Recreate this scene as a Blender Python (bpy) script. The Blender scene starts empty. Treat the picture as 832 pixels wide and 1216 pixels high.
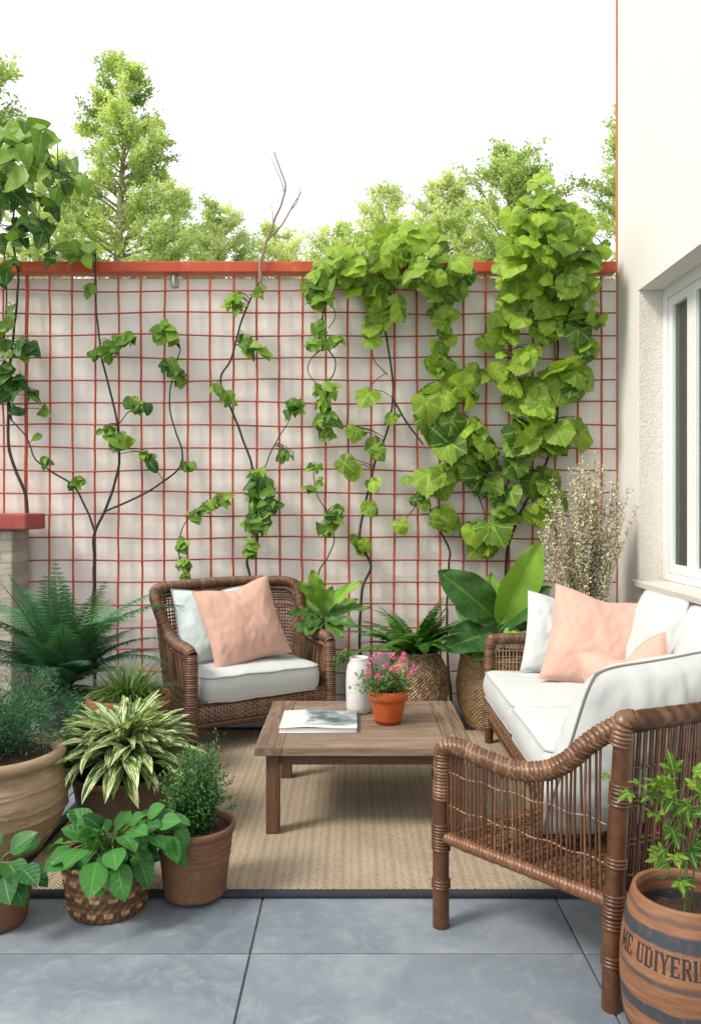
import bpy, math, random
import numpy as np
from mathutils import Vector, noise
PI = math.pi
R = math.radians
sc = bpy.context.scene
COL = sc.collection
EYE = 1.4; FPX = 950.0; CX, CY = 418.0, 600.0

def W(px, py, Y):
    return np.array([(px-CX)*Y/FPX, Y, EYE-(py-CY)*Y/FPX])

def nrm(v):
    v = np.asarray(v, float)
    return v/np.maximum(np.linalg.norm(v, axis=-1, keepdims=True), 1e-9)

# ------------------------------------------------------------------ mesh builder
class MB:
    def __init__(s):
        s.V = []; s.L = []; s.F = []; s.n = 0
    def add(s, v, f, lc=None):
        v = np.asarray(v, float).reshape(-1, 3)
        if lc is None: lc = np.zeros((len(v), 3))
        s.V.append(v); s.L.append(np.asarray(lc, float).reshape(-1, 3))
        f = np.asarray(f, int)
        s.F.append(f + s.n); s.n += len(v)
    def box(s, x0, x1, y0, y1, z0, z1, t=0.0, fr=None):
        v = np.array([(x, y, z) for z in (z0, z1) for y in (y0, y1) for x in (x0, x1)], float)
        if fr: v = fr(v)
        lc = np.tile([0, 0, t], (8, 1))
        s.add(v, [(0, 2, 3, 1), (4, 5, 7, 6), (0, 1, 5, 4), (2, 6, 7, 3), (0, 4, 6, 2), (1, 3, 7, 5)], lc)
    def grid(s, P, lc=None, close_u=False):
        nu, nv = P.shape[:2]
        idx = np.arange(nu*nv).reshape(nu, nv)
        a = idx if not close_u else np.vstack([idx, idx[:1]])
        f = np.stack([a[:-1, :-1], a[1:, :-1], a[1:, 1:], a[:-1, 1:]], -1).reshape(-1, 4)
        s.add(P.reshape(-1, 3), f, None if lc is None else lc.reshape(-1, 3))
    def tube(s, path, r, sides=6, ref=None, t=0.0, caps=True):
        P = np.asarray(path, float); n = len(P)
        T = nrm(np.gradient(P, axis=0))
        if ref is None:
            m = np.abs(T).mean(0); ref = np.eye(3)[int(np.argmin(m))]
        S = nrm(np.cross(T, ref)); U = np.cross(S, T)
        rr = np.broadcast_to(np.asarray(r, float), (n,))
        a = np.linspace(0, 2*PI, sides, endpoint=False)
        ring = P[:, None] + rr[:, None, None]*(np.cos(a)[None, :, None]*S[:, None] + np.sin(a)[None, :, None]*U[:, None])
        L = np.zeros((n, sides, 3)); L[..., 0] = a/PI-1
        d = np.concatenate([[0], np.cumsum(np.linalg.norm(np.diff(P, axis=0), axis=1))])
        L[..., 1] = d[:, None]; L[..., 2] = t
        s.grid(ring.transpose(1, 0, 2), L.transpose(1, 0, 2), close_u=True)
        if caps:
            for i, fl in ((0, 1), (n-1, -1)):
                v = np.vstack([ring[i], P[i]])
                f = [(k, (k+1) % sides, sides, sides)[::1] for k in range(sides)]
                f = [(k, (k+1) % sides, sides) for k in range(sides)]
                s.F.append(np.array(f)+s.n); s.V.append(v); s.L.append(np.tile([0, 0, t], (sides+1, 1))); s.n += sides+1
    def lathe(s, prof, c=(0, 0, 0), segs=48, mod=None, lcf=None):
        prof = np.asarray(prof, float)
        a = np.linspace(0, 2*PI, segs, endpoint=False)
        r = np.broadcast_to(prof[:, 0][None, :], (segs, len(prof))).copy()
        z = np.broadcast_to(prof[:, 1][None, :], (segs, len(prof))).copy()
        A = np.broadcast_to(a[:, None], r.shape)
        if mod is not None: r = r + mod(A, z, r)
        P = np.stack([c[0]+r*np.cos(A), c[1]+r*np.sin(A), c[2]+z], -1)
        L = np.stack([A/PI-1, z, np.zeros_like(z)], -1)
        if lcf is not None: L[..., 2] = lcf(A, z, np.arange(len(prof))[None, :])
        s.grid(P, L, close_u=True)
    def disc(s, c, r, segs=40, rings=6, amp=0.0, seed=0):
        rng = np.random.default_rng(seed)
        rad = np.linspace(0.001, r, rings)
        a = np.linspace(0, 2*PI, segs, endpoint=False)
        P = np.zeros((segs, rings, 3))
        P[..., 0] = c[0]+rad[None]*np.cos(a)[:, None]; P[..., 1] = c[1]+rad[None]*np.sin(a)[:, None]
        P[..., 2] = c[2]+amp*rng.normal(size=(segs, rings))
        P[:, 0, 2] = c[2]
        s.grid(P, close_u=True)

ORG = {}
def props(o, label=None, cat=None, group=None, kind=None):
    if label: o['label'] = label
    if cat: o['category'] = cat
    if group: o['group'] = group
    if kind: o['kind'] = kind
    return o
def thing(name, label, cat, loc=(0, 0, 0), group=None):
    o = bpy.data.objects.new(name, None); COL.objects.link(o)
    o.empty_display_size = 0.1
    o.location = loc; ORG[o] = np.array(loc, float)
    return props(o, label, cat, group)
def build(mb, name, mat, parent=None, loc=(0, 0, 0), smooth=True, bevel=0.0, label=None, cat=None, group=None, kind=None):
    org = np.array(loc, float)
    if parent is not None: org = ORG[parent]
    V = np.vstack(mb.V)-org; L = np.vstack(mb.L)
    me = bpy.data.meshes.new(name)
    sizes = [np.full(len(f), f.shape[1]) for f in mb.F]
    loops = np.concatenate([f.ravel() for f in mb.F]); tot = np.concatenate(sizes)
    start = np.concatenate([[0], np.cumsum(tot)[:-1]])
    me.vertices.add(len(V)); me.vertices.foreach_set('co', V.astype(np.float32).ravel())
    me.loops.add(len(loops)); me.loops.foreach_set('vertex_index', loops.astype(np.int32))
    me.polygons.add(len(tot)); me.polygons.foreach_set('loop_start', start.astype(np.int32))
    me.polygons.foreach_set('loop_total', tot.astype(np.int32))
    me.polygons.foreach_set('use_smooth', np.full(len(tot), smooth, bool))
    at = me.attributes.new('lc', 'FLOAT_VECTOR', 'POINT'); at.data.foreach_set('vector', L.astype(np.float32).ravel())
    me.update(calc_edges=True); me.validate()
    o = bpy.data.objects.new(name, me); COL.objects.link(o)
    me.materials.append(mat)
    if parent is not None: o.parent = parent; ORG[o] = ORG[parent]
    else: o.location = loc; ORG[o] = org
    if bevel:
        b = o.modifiers.new('bevel', 'BEVEL'); b.width = bevel; b.segments = 2; b.limit_method = 'ANGLE'
    return props(o, label, cat, group, kind)

def cr(pts, n=40):
    """Catmull-Rom through points, resampled to n evenly spaced points"""
    p = np.asarray(pts, float)
    if len(p) == 2: return p[0]+(p[1]-p[0])*np.linspace(0, 1, n)[:, None]
    q = np.vstack([2*p[0]-p[1], p, 2*p[-1]-p[-2]])
    out = []
    for i in range(1, len(q)-2):
        t = np.linspace(0, 1, 16, endpoint=False)[:, None]
        a, b, c, d = q[i-1], q[i], q[i+1], q[i+2]
        out.append(.5*((2*b)+(c-a)*t+(2*a-5*b+4*c-d)*t*t+(3*b-a-3*c+d)*t**3))
    out = np.vstack(out+[p[-1:]])
    return resample(out, n)
def resample(P, n):
    d = np.concatenate([[0], np.cumsum(np.linalg.norm(np.diff(P, axis=0), axis=1))])
    t = np.linspace(0, d[-1], n)
    return np.stack([np.interp(t, d, P[:, k]) for k in range(3)], 1)
def plen(P): return np.linalg.norm(np.diff(P, axis=0), axis=1).sum()

def wrapped(mb, path, r, pitch=.014, amp=.16, sides=12, slant=1.0, ref=None, flat=1.0, t=0.0):
    """a rail bound with cane: ridges spiral round it"""
    n = max(8, int(plen(np.asarray(path))/pitch*7))
    P = resample(np.asarray(path, float), n)
    T = nrm(np.gradient(P, axis=0))
    if ref is None:
        ref = np.eye(3)[int(np.argmin(np.abs(T).mean(0)))]
    S = nrm(np.cross(T, ref)); U = np.cross(S, T)
    a = np.linspace(0, 2*PI, sides, endpoint=False)
    d = np.concatenate([[0], np.cumsum(np.linalg.norm(np.diff(P, axis=0), axis=1))])
    ph = d[:, None]/pitch + slant*a[None]/(2*PI)
    k = np.floor(ph)
    jit = (np.sin(k*12.9898+1.3)*43758.5453) % 1.0-.5; tn_ = (np.sin(k*78.233+.7)*12543.123) % 1.0
    rr = r*(1-amp+amp*np.abs(np.sin(PI*ph))**.6)*(1+.07*jit)
    ring = P[:, None]+rr[..., None]*(flat*np.cos(a)[None, :, None]*S[:, None]+np.sin(a)[None, :, None]*U[:, None])
    L = np.zeros((n, sides, 3)); L[..., 0] = np.abs(np.sin(PI*ph)); L[..., 1] = d[:, None]; L[..., 2] = (.22+.5*tn_)*np.abs(np.sin(PI*ph))**.5
    mb.grid(ring.transpose(1, 0, 2), L.transpose(1, 0, 2), close_u=True)
    for i in (0, n-1):
        v = np.vstack([ring[i], P[i]])
        mb.F.append(np.array([(q, (q+1) % sides, sides) for q in range(sides)])+mb.n); mb.V.append(v); mb.L.append(np.zeros((sides+1, 3))); mb.n += sides+1

# ------------------------------------------------------------------ materials
def newmat(name):
    m = bpy.data.materials.new(name); m.use_nodes = True
    nt = m.node_tree; b = nt.nodes['Principled BSDF']; return m, nt, b
def nd(nt, typ, **kw):
    n = nt.nodes.new(typ)
    for k, v in kw.items():
        if k.startswith('i_'):
            key = k[2:]; key = int(key) if key.isdigit() else key.replace('_', ' ')
            if hasattr(v, 'is_output'): nt.links.new(v, n.inputs[key])
            else: n.inputs[key].default_value = v
        else: setattr(n, k, v)
    return n
def c4(c): return (c[0], c[1], c[2], 1)
def mix(nt, f, a, b, mode='MIX'):
    n = nt.nodes.new('ShaderNodeMix'); n.data_type = 'RGBA'; n.blend_type = mode
    for s, v in ((0, f), (6, a), (7, b)):
        if hasattr(v, 'is_output'): nt.links.new(v, n.inputs[s])
        else: n.inputs[s].default_value = v if s == 0 else c4(v)
    return n.outputs[2]
def ma(nt, op, a, b=0.0, c=0.0):
    n = nt.nodes.new('ShaderNodeMath'); n.operation = op
    for i, v in enumerate((a, b, c)):
        if hasattr(v, 'is_output'): nt.links.new(v, n.inputs[i])
        else: n.inputs[i].default_value = v
    return n.outputs[0]
def ramp(nt, f, *stops):
    n = nt.nodes.new('ShaderNodeValToRGB'); e = n.color_ramp.elements
    while len(e) < len(stops): e.new(.5)
    for el, (p, c) in zip(e, stops):
        el.position = p; el.color = c4(c) if not isinstance(c, (int, float)) else (c, c, c, 1)
    nt.links.new(f, n.inputs[0]); return n.outputs[0]
def objco(nt, scale=(1, 1, 1), rot=(0, 0, 0)):
    t = nt.nodes.new('ShaderNodeTexCoord'); mp = nt.nodes.new('ShaderNodeMapping')
    mp.inputs['Scale'].default_value = scale; mp.inputs['Rotation'].default_value = rot
    nt.links.new(t.outputs['Object'], mp.inputs[0]); return mp.outputs[0]
def noi(nt, co, scale, detail=4, rough=.55, dist=0.0):
    return nd(nt, 'ShaderNodeTexNoise', i_Vector=co, i_Scale=scale, i_Detail=detail, i_Roughness=rough, i_Distortion=dist).outputs[0]
def bump(nt, b, h, strength=.3, dist=.01):
    n = nd(nt, 'ShaderNodeBump', i_Height=h, i_Strength=strength, i_Distance=dist)
    nt.links.new(n.outputs[0], b.inputs['Normal']); return n
def lcat(nt):
    a = nd(nt, 'ShaderNodeAttribute', attribute_name='lc')
    s = nd(nt, 'ShaderNodeSeparateXYZ', i_0=a.outputs['Vector']); return s.outputs
def setc(nt, b, c):
    if hasattr(c, 'is_output'): nt.links.new(c, b.inputs['Base Color'])
    else: b.inputs['Base Color'].default_value = c4(c)

def mottled(name, c1, c2, scale=6, rough=.7, bs=.2, bscale=60, bd=.004, spec=.4, c3=None, metal=0.0, stretch=(1, 1, 1)):
    m, nt, b = newmat(name); co = objco(nt, stretch)
    n = noi(nt, co, scale, 6, .6)
    f = ramp(nt, n, (.3, 0.0), (.7, 1.0))
    c = mix(nt, f, c1, c2)
    if c3:
        n2 = noi(nt, co, scale*3.1, 5, .65)
        c = mix(nt, ramp(nt, n2, (.55, 0.0), (.72, .75)), c, c3)
    setc(nt, b, c); b.inputs['Roughness'].default_value = rough
    b.inputs['Specular IOR Level'].default_value = spec; b.inputs['Metallic'].default_value = metal
    if bs: bump(nt, b, noi(nt, co, bscale, 5, .6), bs, bd)
    return m

def leafmat(name, dark, light, kind='pin', trans=.3, rough=.4, vein=.25, freq=7, spec=.25, yellow=(1.25, 1.2, .5), veinc=None):
    m, nt, b = newmat(name); u, v, t = lcat(nt)
    co = objco(nt)
    tt = ma(nt, 'ADD', t, ma(nt, 'MULTIPLY', ma(nt, 'SUBTRACT', noi(nt, co, 30, 3), .5), .5))
    c = mix(nt, tt, dark, light)
    au = ma(nt, 'ABSOLUTE', u)
    if kind == 'pin':
        mid = ma(nt, 'LESS_THAN', au, .07)
        sd = ma(nt, 'SINE', ma(nt, 'MULTIPLY', ma(nt, 'SUBTRACT', v, ma(nt, 'MULTIPLY', au, .22)), freq*2*PI))
        side = ramp(nt, sd, (.75, 0.0), (1.0, 1.0))
    elif kind == 'palm':
        th = ma(nt, 'MULTIPLY', u, PI)
        q = ma(nt, 'DIVIDE', th, 1.0)
        fr = ma(nt, 'ABSOLUTE', ma(nt, 'SUBTRACT', q, ma(nt, 'ROUND', q)))
        mid = ma(nt, 'LESS_THAN', ma(nt, 'MULTIPLY', fr, v), .035)
        sd = ma(nt, 'SINE', ma(nt, 'MULTIPLY', ma(nt, 'SUBTRACT', v, ma(nt, 'MULTIPLY', fr, .5)), freq*2*PI))
        side = ramp(nt, sd, (.7, 0.0), (1.0, 1.0))
    if kind in ('pin', 'palm'):
        vm = ma(nt, 'MAXIMUM', mid, ma(nt, 'MULTIPLY', side, .55))
        lv = veinc if veinc else tuple(min(1, x*1.9+.03) for x in light)
        c = mix(nt, ma(nt, 'MULTIPLY', vm, vein), c, lv)
        bump(nt, b, ma(nt, 'MULTIPLY', vm, -1.0), .35, .004)
    if kind == 'varieg':
        cv = nd(nt, 'ShaderNodeCombineXYZ', i_0=ma(nt, 'ADD', ma(nt, 'MULTIPLY', u, 3.2), ma(nt, 'MULTIPLY', t, 70)),
                i_1=ma(nt, 'MULTIPLY', ma(nt, 'SUBTRACT', v, ma(nt, 'MULTIPLY', au, .25)), 2.6), i_2=ma(nt, 'MULTIPLY', t, 31))
        n = noi(nt, cv.outputs[0], 1.6, 3, .6)
        f = ramp(nt, ma(nt, 'SUBTRACT', n, ma(nt, 'MULTIPLY', au, .03)), (.485, 0.0), (.54, 1.0))
        c = mix(nt, f, c, (.74, .77, .47))
        c = mix(nt, ma(nt, 'LESS_THAN', au, .09), c, (.62, .68, .38))
    setc(nt, b, c); b.inputs['Roughness'].default_value = rough; b.inputs['Specular IOR Level'].default_value = spec
    tr = nd(nt, 'ShaderNodeBsdfTranslucent')
    nt.links.new(mix(nt, 1.0, c, yellow, 'MULTIPLY'), tr.inputs[0])
    ms = nd(nt, 'ShaderNodeMixShader', i_0=trans)
    nt.links.new(b.outputs[0], ms.inputs[1]); nt.links.new(tr.outputs[0], ms.inputs[2])
    nt.links.new(ms.outputs[0], nt.nodes['Material Output'].inputs[0])
    return m

def wickermat(name, c1, c2, c3, rough=.5):
    m, nt, b = newmat(name); x, y, t = lcat(nt)
    co = objco(nt, (1, 1, 1))
    n = noi(nt, co, 22, 5, .7)
    n2 = noi(nt, co, 160, 3, .6)
    f = ma(nt, 'ADD', ma(nt, 'MULTIPLY', t, .55), ma(nt, 'MULTIPLY', n, .6))
    c = ramp(nt, f, (.22, c1), (.5, c2), (.85, c3))
    c = mix(nt, ma(nt, 'MULTIPLY', n2, .5), c, tuple(k*.35 for k in c2), 'MIX')
    setc(nt, b, c); b.inputs['Roughness'].default_value = rough; b.inputs['Specular IOR Level'].default_value = .5
    bump(nt, b, n2, .4, .002)
    return m

def fabric(name, col, col2=None, weave=900, rough=.85):
    m, nt, b = newmat(name); co = objco(nt)
    n = noi(nt, co, 3.5, 4)
    c = mix(nt, n, col, col2 or tuple(k*.93 for k in col))
    setc(nt, b, c); b.inputs['Roughness'].default_value = rough
    b.inputs['Specular IOR Level'].default_value = .25; b.inputs['Sheen Weight'].default_value = .15
    w1 = nd(nt, 'ShaderNodeTexNoise', i_Vector=co, i_Scale=weave/2.5, i_Detail=2.0).outputs[0]
    w2 = noi(nt, co, 9, 4, .6)
    bump(nt, b, ma(nt, 'ADD', ma(nt, 'MULTIPLY', w1, .12), w2), .35, .012)
    return m

M = {}
M['wall'] = None
def mk_wall():
    m, nt, b = newmat('painted_block_wall'); co = objco(nt)
    n = noi(nt, co, 2.2, 6, .6)
    c = mix(nt, ramp(nt, n, (.3, 0.0), (.7, 1.0)), (.86, .835, .79), (.79, .765, .72))
    n2 = noi(nt, objco(nt, (2.5, 1, .6)), 3.0, 5, .7)
    c = mix(nt, ramp(nt, n2, (.5, 0.0), (.8, .4)), c, (.66, .625, .57))
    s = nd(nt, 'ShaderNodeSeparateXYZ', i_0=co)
    low = ramp(nt, ma(nt, 'ADD', s.outputs[2], ma(nt, 'MULTIPLY', n, .5)), (.25, .75), (1.1, 0.0))  # shade near the ground, painted in as a darker wall colour
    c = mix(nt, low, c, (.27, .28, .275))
    setc(nt, b, c); b.inputs['Roughness'].default_value = .9
    course = ma(nt, 'SINE', ma(nt, 'MULTIPLY', ma(nt, 'ADD', s.outputs[2], ma(nt, 'MULTIPLY', noi(nt, co, 3, 2), .05)), 2*PI/.1523))
    h = ma(nt, 'ADD', ma(nt, 'MULTIPLY', course, .10), noi(nt, co, 28, 6, .65))
    line = ramp(nt, course, (-.0, 1.0), (.04, 0.0))
    h = ma(nt, 'ADD', h, ma(nt, 'MULTIPLY', line, -.5)); bump(nt, b, h, .28, .014)
    return m
M['wall'] = mk_wall()
def mk_stucco():
    m, nt, b = newmat('white_stucco'); co = objco(nt)
    setc(nt, b, mix(nt, noi(nt, co, 1.3, 4), (.765, .75, .725), (.73, .715, .69)))
    b.inputs['Roughness'].default_value = .9
    v = nd(nt, 'ShaderNodeTexVoronoi', i_Vector=co, i_Scale=70.0).outputs['Distance']
    bump(nt, b, ma(nt, 'ADD', v, noi(nt, co, 120, 3)), .10, .004)
    return m
M['stucco'] = mk_stucco()
M['jamb'] = mottled('rough_stucco', (.80, .76, .70), (.70, .66, .60), 30, .9, .7, 75, .012)
M['red'] = mottled('red_paint', (.56, .10, .03), (.42, .055, .022), 5, .45, .25, 90, .002, c3=(.58, .16, .07))
M['rust'] = mottled('rust_red_wire', (.52, .105, .045), (.40, .07, .03), 12, .6, .3, 120, .001)
M['rust_dark'] = mottled('dark_rust_wire', (.30, .052, .03), (.42, .08, .042), 12, .6, .3, 120, .001)
def mk_brick():
    m, nt, b = newmat('rendered_stone'); co = objco(nt)
    bt = nd(nt, 'ShaderNodeTexBrick', i_Vector=objco(nt, (1, 1, 1), (R(90), 0, 0)), i_Scale=3.2)
    bt.inputs['Color1'].default_value = (.42, .37, .30, 1); bt.inputs['Color2'].default_value = (.50, .45, .37, 1)
    bt.inputs['Mortar'].default_value = (.36, .33, .29, 1); bt.inputs['Mortar Size'].default_value = .02
    n = noi(nt, objco(nt, (1, 1, 3)), 5, 6, .7)
    c = mix(nt, ramp(nt, n, (.4, 0.0), (.65, .8)), bt.outputs[0], (.30, .27, .23))
    setc(nt, b, c); b.inputs['Roughness'].default_value = .95
    bump(nt, b, ma(nt, 'ADD', n, ma(nt, 'MULTIPLY', bt.outputs[1], -.4)), .8, .02)
    return m
M['brick'] = mk_brick()
M['cap'] = mottled('red_coping', (.30, .06, .05), (.38, .10, .08), 20, .8, .5, 80, .006)
def mk_tile():
    m, nt, b = newmat('slate_tile'); x, y, t = lcat(nt); co = objco(nt)
    a = nd(nt, 'ShaderNodeCombineXYZ', i_0=ma(nt, 'MULTIPLY', t, 17), i_1=ma(nt, 'MULTIPLY', t, 43), i_2=0.0)
    va = nd(nt, 'ShaderNodeVectorMath', i_0=co, i_1=a.outputs[0])
    n = noi(nt, va.outputs[0], 1.7, 7, .62, .6)
    c = ramp(nt, n, (.27, (.118, .150, .186)), (.5, (.19, .226, .265)), (.72, (.29, .325, .355)))
    n2 = noi(nt, va.outputs[0], 11, 10, .78, .8)
    c = mix(nt, ramp(nt, n2, (.50, 0.0), (.76, .5)), c, (.40, .41, .41))
    c = mix(nt, ramp(nt, noi(nt, va.outputs[0], 240, 2), (.4, .22), (.6, 0.0)), c, (.09, .10, .11))
    setc(nt, b, c); b.inputs['Specular IOR Level'].default_value = .4
    nt.links.new(ramp(nt, n2, (.3, .42), (.7, .62)), b.inputs['Roughness'])
    bump(nt, b, ma(nt, 'ADD', n2, ma(nt, 'MULTIPLY', noi(nt, co, 90, 4), .15)), .18, .008)
    return m
M['tile'] = mk_tile()
M['grout'] = mottled('dark_grout', (.08, .085, .09), (.11, .11, .11), 20, .95)
def mk_rug():
    m, nt, b = newmat('sisal_weave'); co = objco(nt)
    s = nd(nt, 'ShaderNodeSeparateXYZ', i_0=co); x, y = s.outputs[0], s.outputs[1]
    # herringbone: diagonal ribs that flip from one stripe to the next
    wx = ma(nt, 'ADD', x, ma(nt, 'MULTIPLY', noi(nt, co, 14, 2), .006))
    zig = ma(nt, 'PINGPONG', wx, .032)
    ph = ma(nt, 'MULTIPLY', ma(nt, 'ADD', y, ma(nt, 'MULTIPLY', zig, 1.0)), 2*PI/.016)
    rib = ma(nt, 'MULTIPLY_ADD', ma(nt, 'SINE', ph), .5, .5)
    edge = ma(nt, 'DIVIDE', ma(nt, 'ABSOLUTE', ma(nt, 'SUBTRACT', zig, .013)), .013)
    n = noi(nt, co, 130, 5, .75); n3 = noi(nt, co, 3.5, 5)
    h = ma(nt, 'ADD', ma(nt, 'MULTIPLY', rib, .55), ma(nt, 'ADD', ma(nt, 'MULTIPLY', edge, -.12), ma(nt, 'MULTIPLY', n, 1.15)))
    c = ramp(nt, h, (.32, (.095, .068, .042)), (.62, (.30, .232, .158)), (1.0, (.60, .50, .375)))
    c = mix(nt, ramp(nt, n3, (.4, 0.0), (.7, .30)), c, (.20, .15, .098))
    setc(nt, b, c); b.inputs['Roughness'].default_value = .95; b.inputs['Specular IOR Level'].default_value = .15
    bump(nt, b, h, .9, .006)
    return m
M['rug'] = mk_rug()
def mk_border():
    m, nt, b = newmat('navy_binding'); co = objco(nt)
    s = nd(nt, 'ShaderNodeSeparateXYZ', i_0=co)
    w = ma(nt, 'SINE', ma(nt, 'MULTIPLY', ma(nt, 'ADD', s.outputs[0], s.outputs[1]), 2*PI/.009))
    setc(nt, b, mix(nt, ma(nt, 'MULTIPLY_ADD', w, .5, .5), (.012, .014, .026), (.045, .05, .075)))
    b.inputs['Roughness'].default_value = .8; bump(nt, b, w, .8, .004)
    return m
M['border'] = mk_border()
def mk_wood(name, base, dark, lite, axis=0):
    m, nt, b = newmat(name); x, y, t = lcat(nt)
    st = [26, 26, 26]; st[axis] = 1.6
    co = objco(nt, tuple(st))
    off = nd(nt, 'ShaderNodeCombineXYZ', i_0=ma(nt, 'MULTIPLY', t, 31), i_1=ma(nt, 'MULTIPLY', t, 57), i_2=ma(nt, 'MULTIPLY', t, 13))
    va = nd(nt, 'ShaderNodeVectorMath', i_0=co, i_1=off.outputs[0]).outputs[0]
    n = noi(nt, va, 1.2, 8, .68, .5); n2 = noi(nt, va, 5.5, 5, .7)
    c = ramp(nt, n, (.3, dark), (.5, base), (.7, lite))
    c = mix(nt, ramp(nt, n2, (.50, 0.0), (.62, .8)), c, tuple(k*.5 for k in dark))
    c = mix(nt, ma(nt, 'MULTIPLY', t, .25), c, lite)
    setc(nt, b, c); b.inputs['Roughness'].default_value = .62; b.inputs['Specular IOR Level'].default_value = .35
    bump(nt, b, ma(nt, 'ADD', n, n2), .25, .003)
    return m
M['wood_x'] = mk_wood('weathered_wood_across', (.205, .142, .10), (.095, .06, .04), (.34, .255, .19), 0)
M['wood_y'] = mk_wood('weathered_wood_along', (.185, .125, .087), (.085, .052, .034), (.31, .225, .165), 1)
M['wood_z'] = mk_wood('brown_wood_leg', (.105, .05, .028), (.05, .023, .013), (.16, .085, .05), 2)
M['wood_apron'] = mk_wood('brown_wood_apron', (.105, .055, .033), (.05, .025, .015), (.16, .09, .055), 0)
M['wicker'] = wickermat('brown_wicker', (.04, .017, .009), (.155, .075, .037), (.40, .235, .135))
M['wicker_red'] = wickermat('reddish_cane', (.06, .022, .009), (.18, .072, .028), (.32, .15, .066), .34)
M['wicker_gl'] = wickermat('polished_brown_wicker', (.04, .016, .007), (.155, .07, .032), (.46, .27, .15), .34)
M['wicker_lt'] = wickermat('honey_wicker', (.14, .075, .035), (.33, .205, .105), (.55, .39, .235))
M['basket_mid'] = wickermat('glossy_seagrass', (.07, .04, .02), (.26, .155, .08), (.60, .43, .25), .4)
M['basket_gold'] = wickermat('golden_rattan', (.13, .07, .03), (.34, .215, .10), (.56, .40, .21))
M['basket_check'] = wickermat('chequered_chip_basket', (.045, .02, .010), (.16, .075, .032), (.50, .33, .16))
M['white_fab'] = fabric('white_canvas', (.55, .575, .575), (.515, .54, .545))
M['white_back'] = fabric('pale_canvas', (.54, .57, .56), (.50, .53, .525))
M['pale_blue'] = fabric('pale_blue_linen', (.56, .635, .64), (.52, .60, .605))
M['pink'] = fabric('peach_satin', (.62, .38, .305), (.58, .345, .275), rough=.6)
M['piping'] = fabric('taupe_piping', (.24, .215, .185))
M['pip_white'] = fabric('white_piping', (.40, .41, .40))
M['terra'] = mottled('terracotta', (.20, .10, .05), (.13, .062, .03), 9, .75, .4, 70, .004, c3=(.25, .15, .09))
M['terra_or'] = mottled('orange_terracotta', (.46, .095, .018), (.35, .062, .012), 9, .55, .2, 90, .002)
M['terra_mid'] = mottled('warm_terracotta', (.30, .115, .05), (.20, .078, .036), 10, .7, .35, 80, .003)
M['brown_pot'] = mottled('brown_glazed_pot', (.115, .075, .045), (.075, .048, .03), 8, .5, .3, 60, .003, c3=(.16, .11, .07))
M['urn'] = mottled('sandy_clay', (.42, .30, .195), (.29, .195, .12), 7, .85, .7, 45, .006, c3=(.52, .41, .29), stretch=(1, 1, 3))
M['dark_pot'] = mottled('charcoal_pot', (.045, .05, .055), (.03, .033, .036), 12, .6)
M['soil'] = mottled('potting_soil', (.04, .024, .016), (.085, .052, .036), 60, .95, 1.0, 120, .02)
M['stem_br'] = mottled('brown_vine_stem', (.12, .075, .045), (.06, .038, .024), 30, .8, .5, 120, .003)
M['stem_dk'] = mottled('dark_vine_stem', (.055, .04, .028), (.03, .024, .018), 30, .7, .4, 120, .003)
M['stem_tan'] = mottled('bare_twig_bark', (.34, .25, .18), (.22, .155, .11), 30, .8, .4, 120, .003)
M['stem_gr'] = mottled('green_stem', (.12, .19, .055), (.08, .13, .04), 20, .5, 0)
M['bark'] = mottled('tree_bark', (.42, .36, .27), (.32, .27, .19), 8, .9, .8, 30, .02)  # bark paled to put distance haze into its colour
M['ground'] = mottled('rough_grass_ground', (.07, .10, .035), (.11, .13, .05), 1.2, .95)
M['upvc'] = mottled('white_window_paint', (.80, .81, .81), (.77, .78, .78), 5, .35, 0)
M['sill'] = mottled('pale_stone_sill', (.66, .63, .58), (.58, .55, .50), 12, .8, .3, 90)
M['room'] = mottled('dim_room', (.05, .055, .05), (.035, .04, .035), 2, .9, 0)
M['curtain'] = fabric('grey_curtain', (.17, .19, .18), (.12, .14, .13))
M['vase'] = mottled('speckled_white_glaze', (.62, .62, .59), (.54, .55, .53), 14, .45, .25, 130, .002, c3=(.68, .68, .66))
M['copper'] = mottled('copper_trim', (.55, .24, .09), (.45, .17, .06), 6, .5, .1, 60, .002)
M['hook'] = mottled('brushed_metal', (.35, .37, .37), (.25, .27, .27), 20, .4, 0, metal=.7)
def mk_glass():
    m, nt, b = newmat('window_glass')
    g = nd(nt, 'ShaderNodeBsdfGlossy', i_Roughness=.02, i_Color=(.9, .95, .93, 1)); t = nd(nt, 'ShaderNodeBsdfTransparent', i_Color=(.72, .80, .76, 1))
    fr = nd(nt, 'ShaderNodeFresnel', i_IOR=1.5)
    ms = nd(nt, 'ShaderNodeMixShader', i_0=fr.outputs[0]); nt.links.new(t.outputs[0], ms.inputs[1]); nt.links.new(g.outputs[0], ms.inputs[2])
    nt.links.new(ms.outputs[0], nt.nodes['Material Output'].inputs[0]); return m
M['glass'] = mk_glass()
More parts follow.
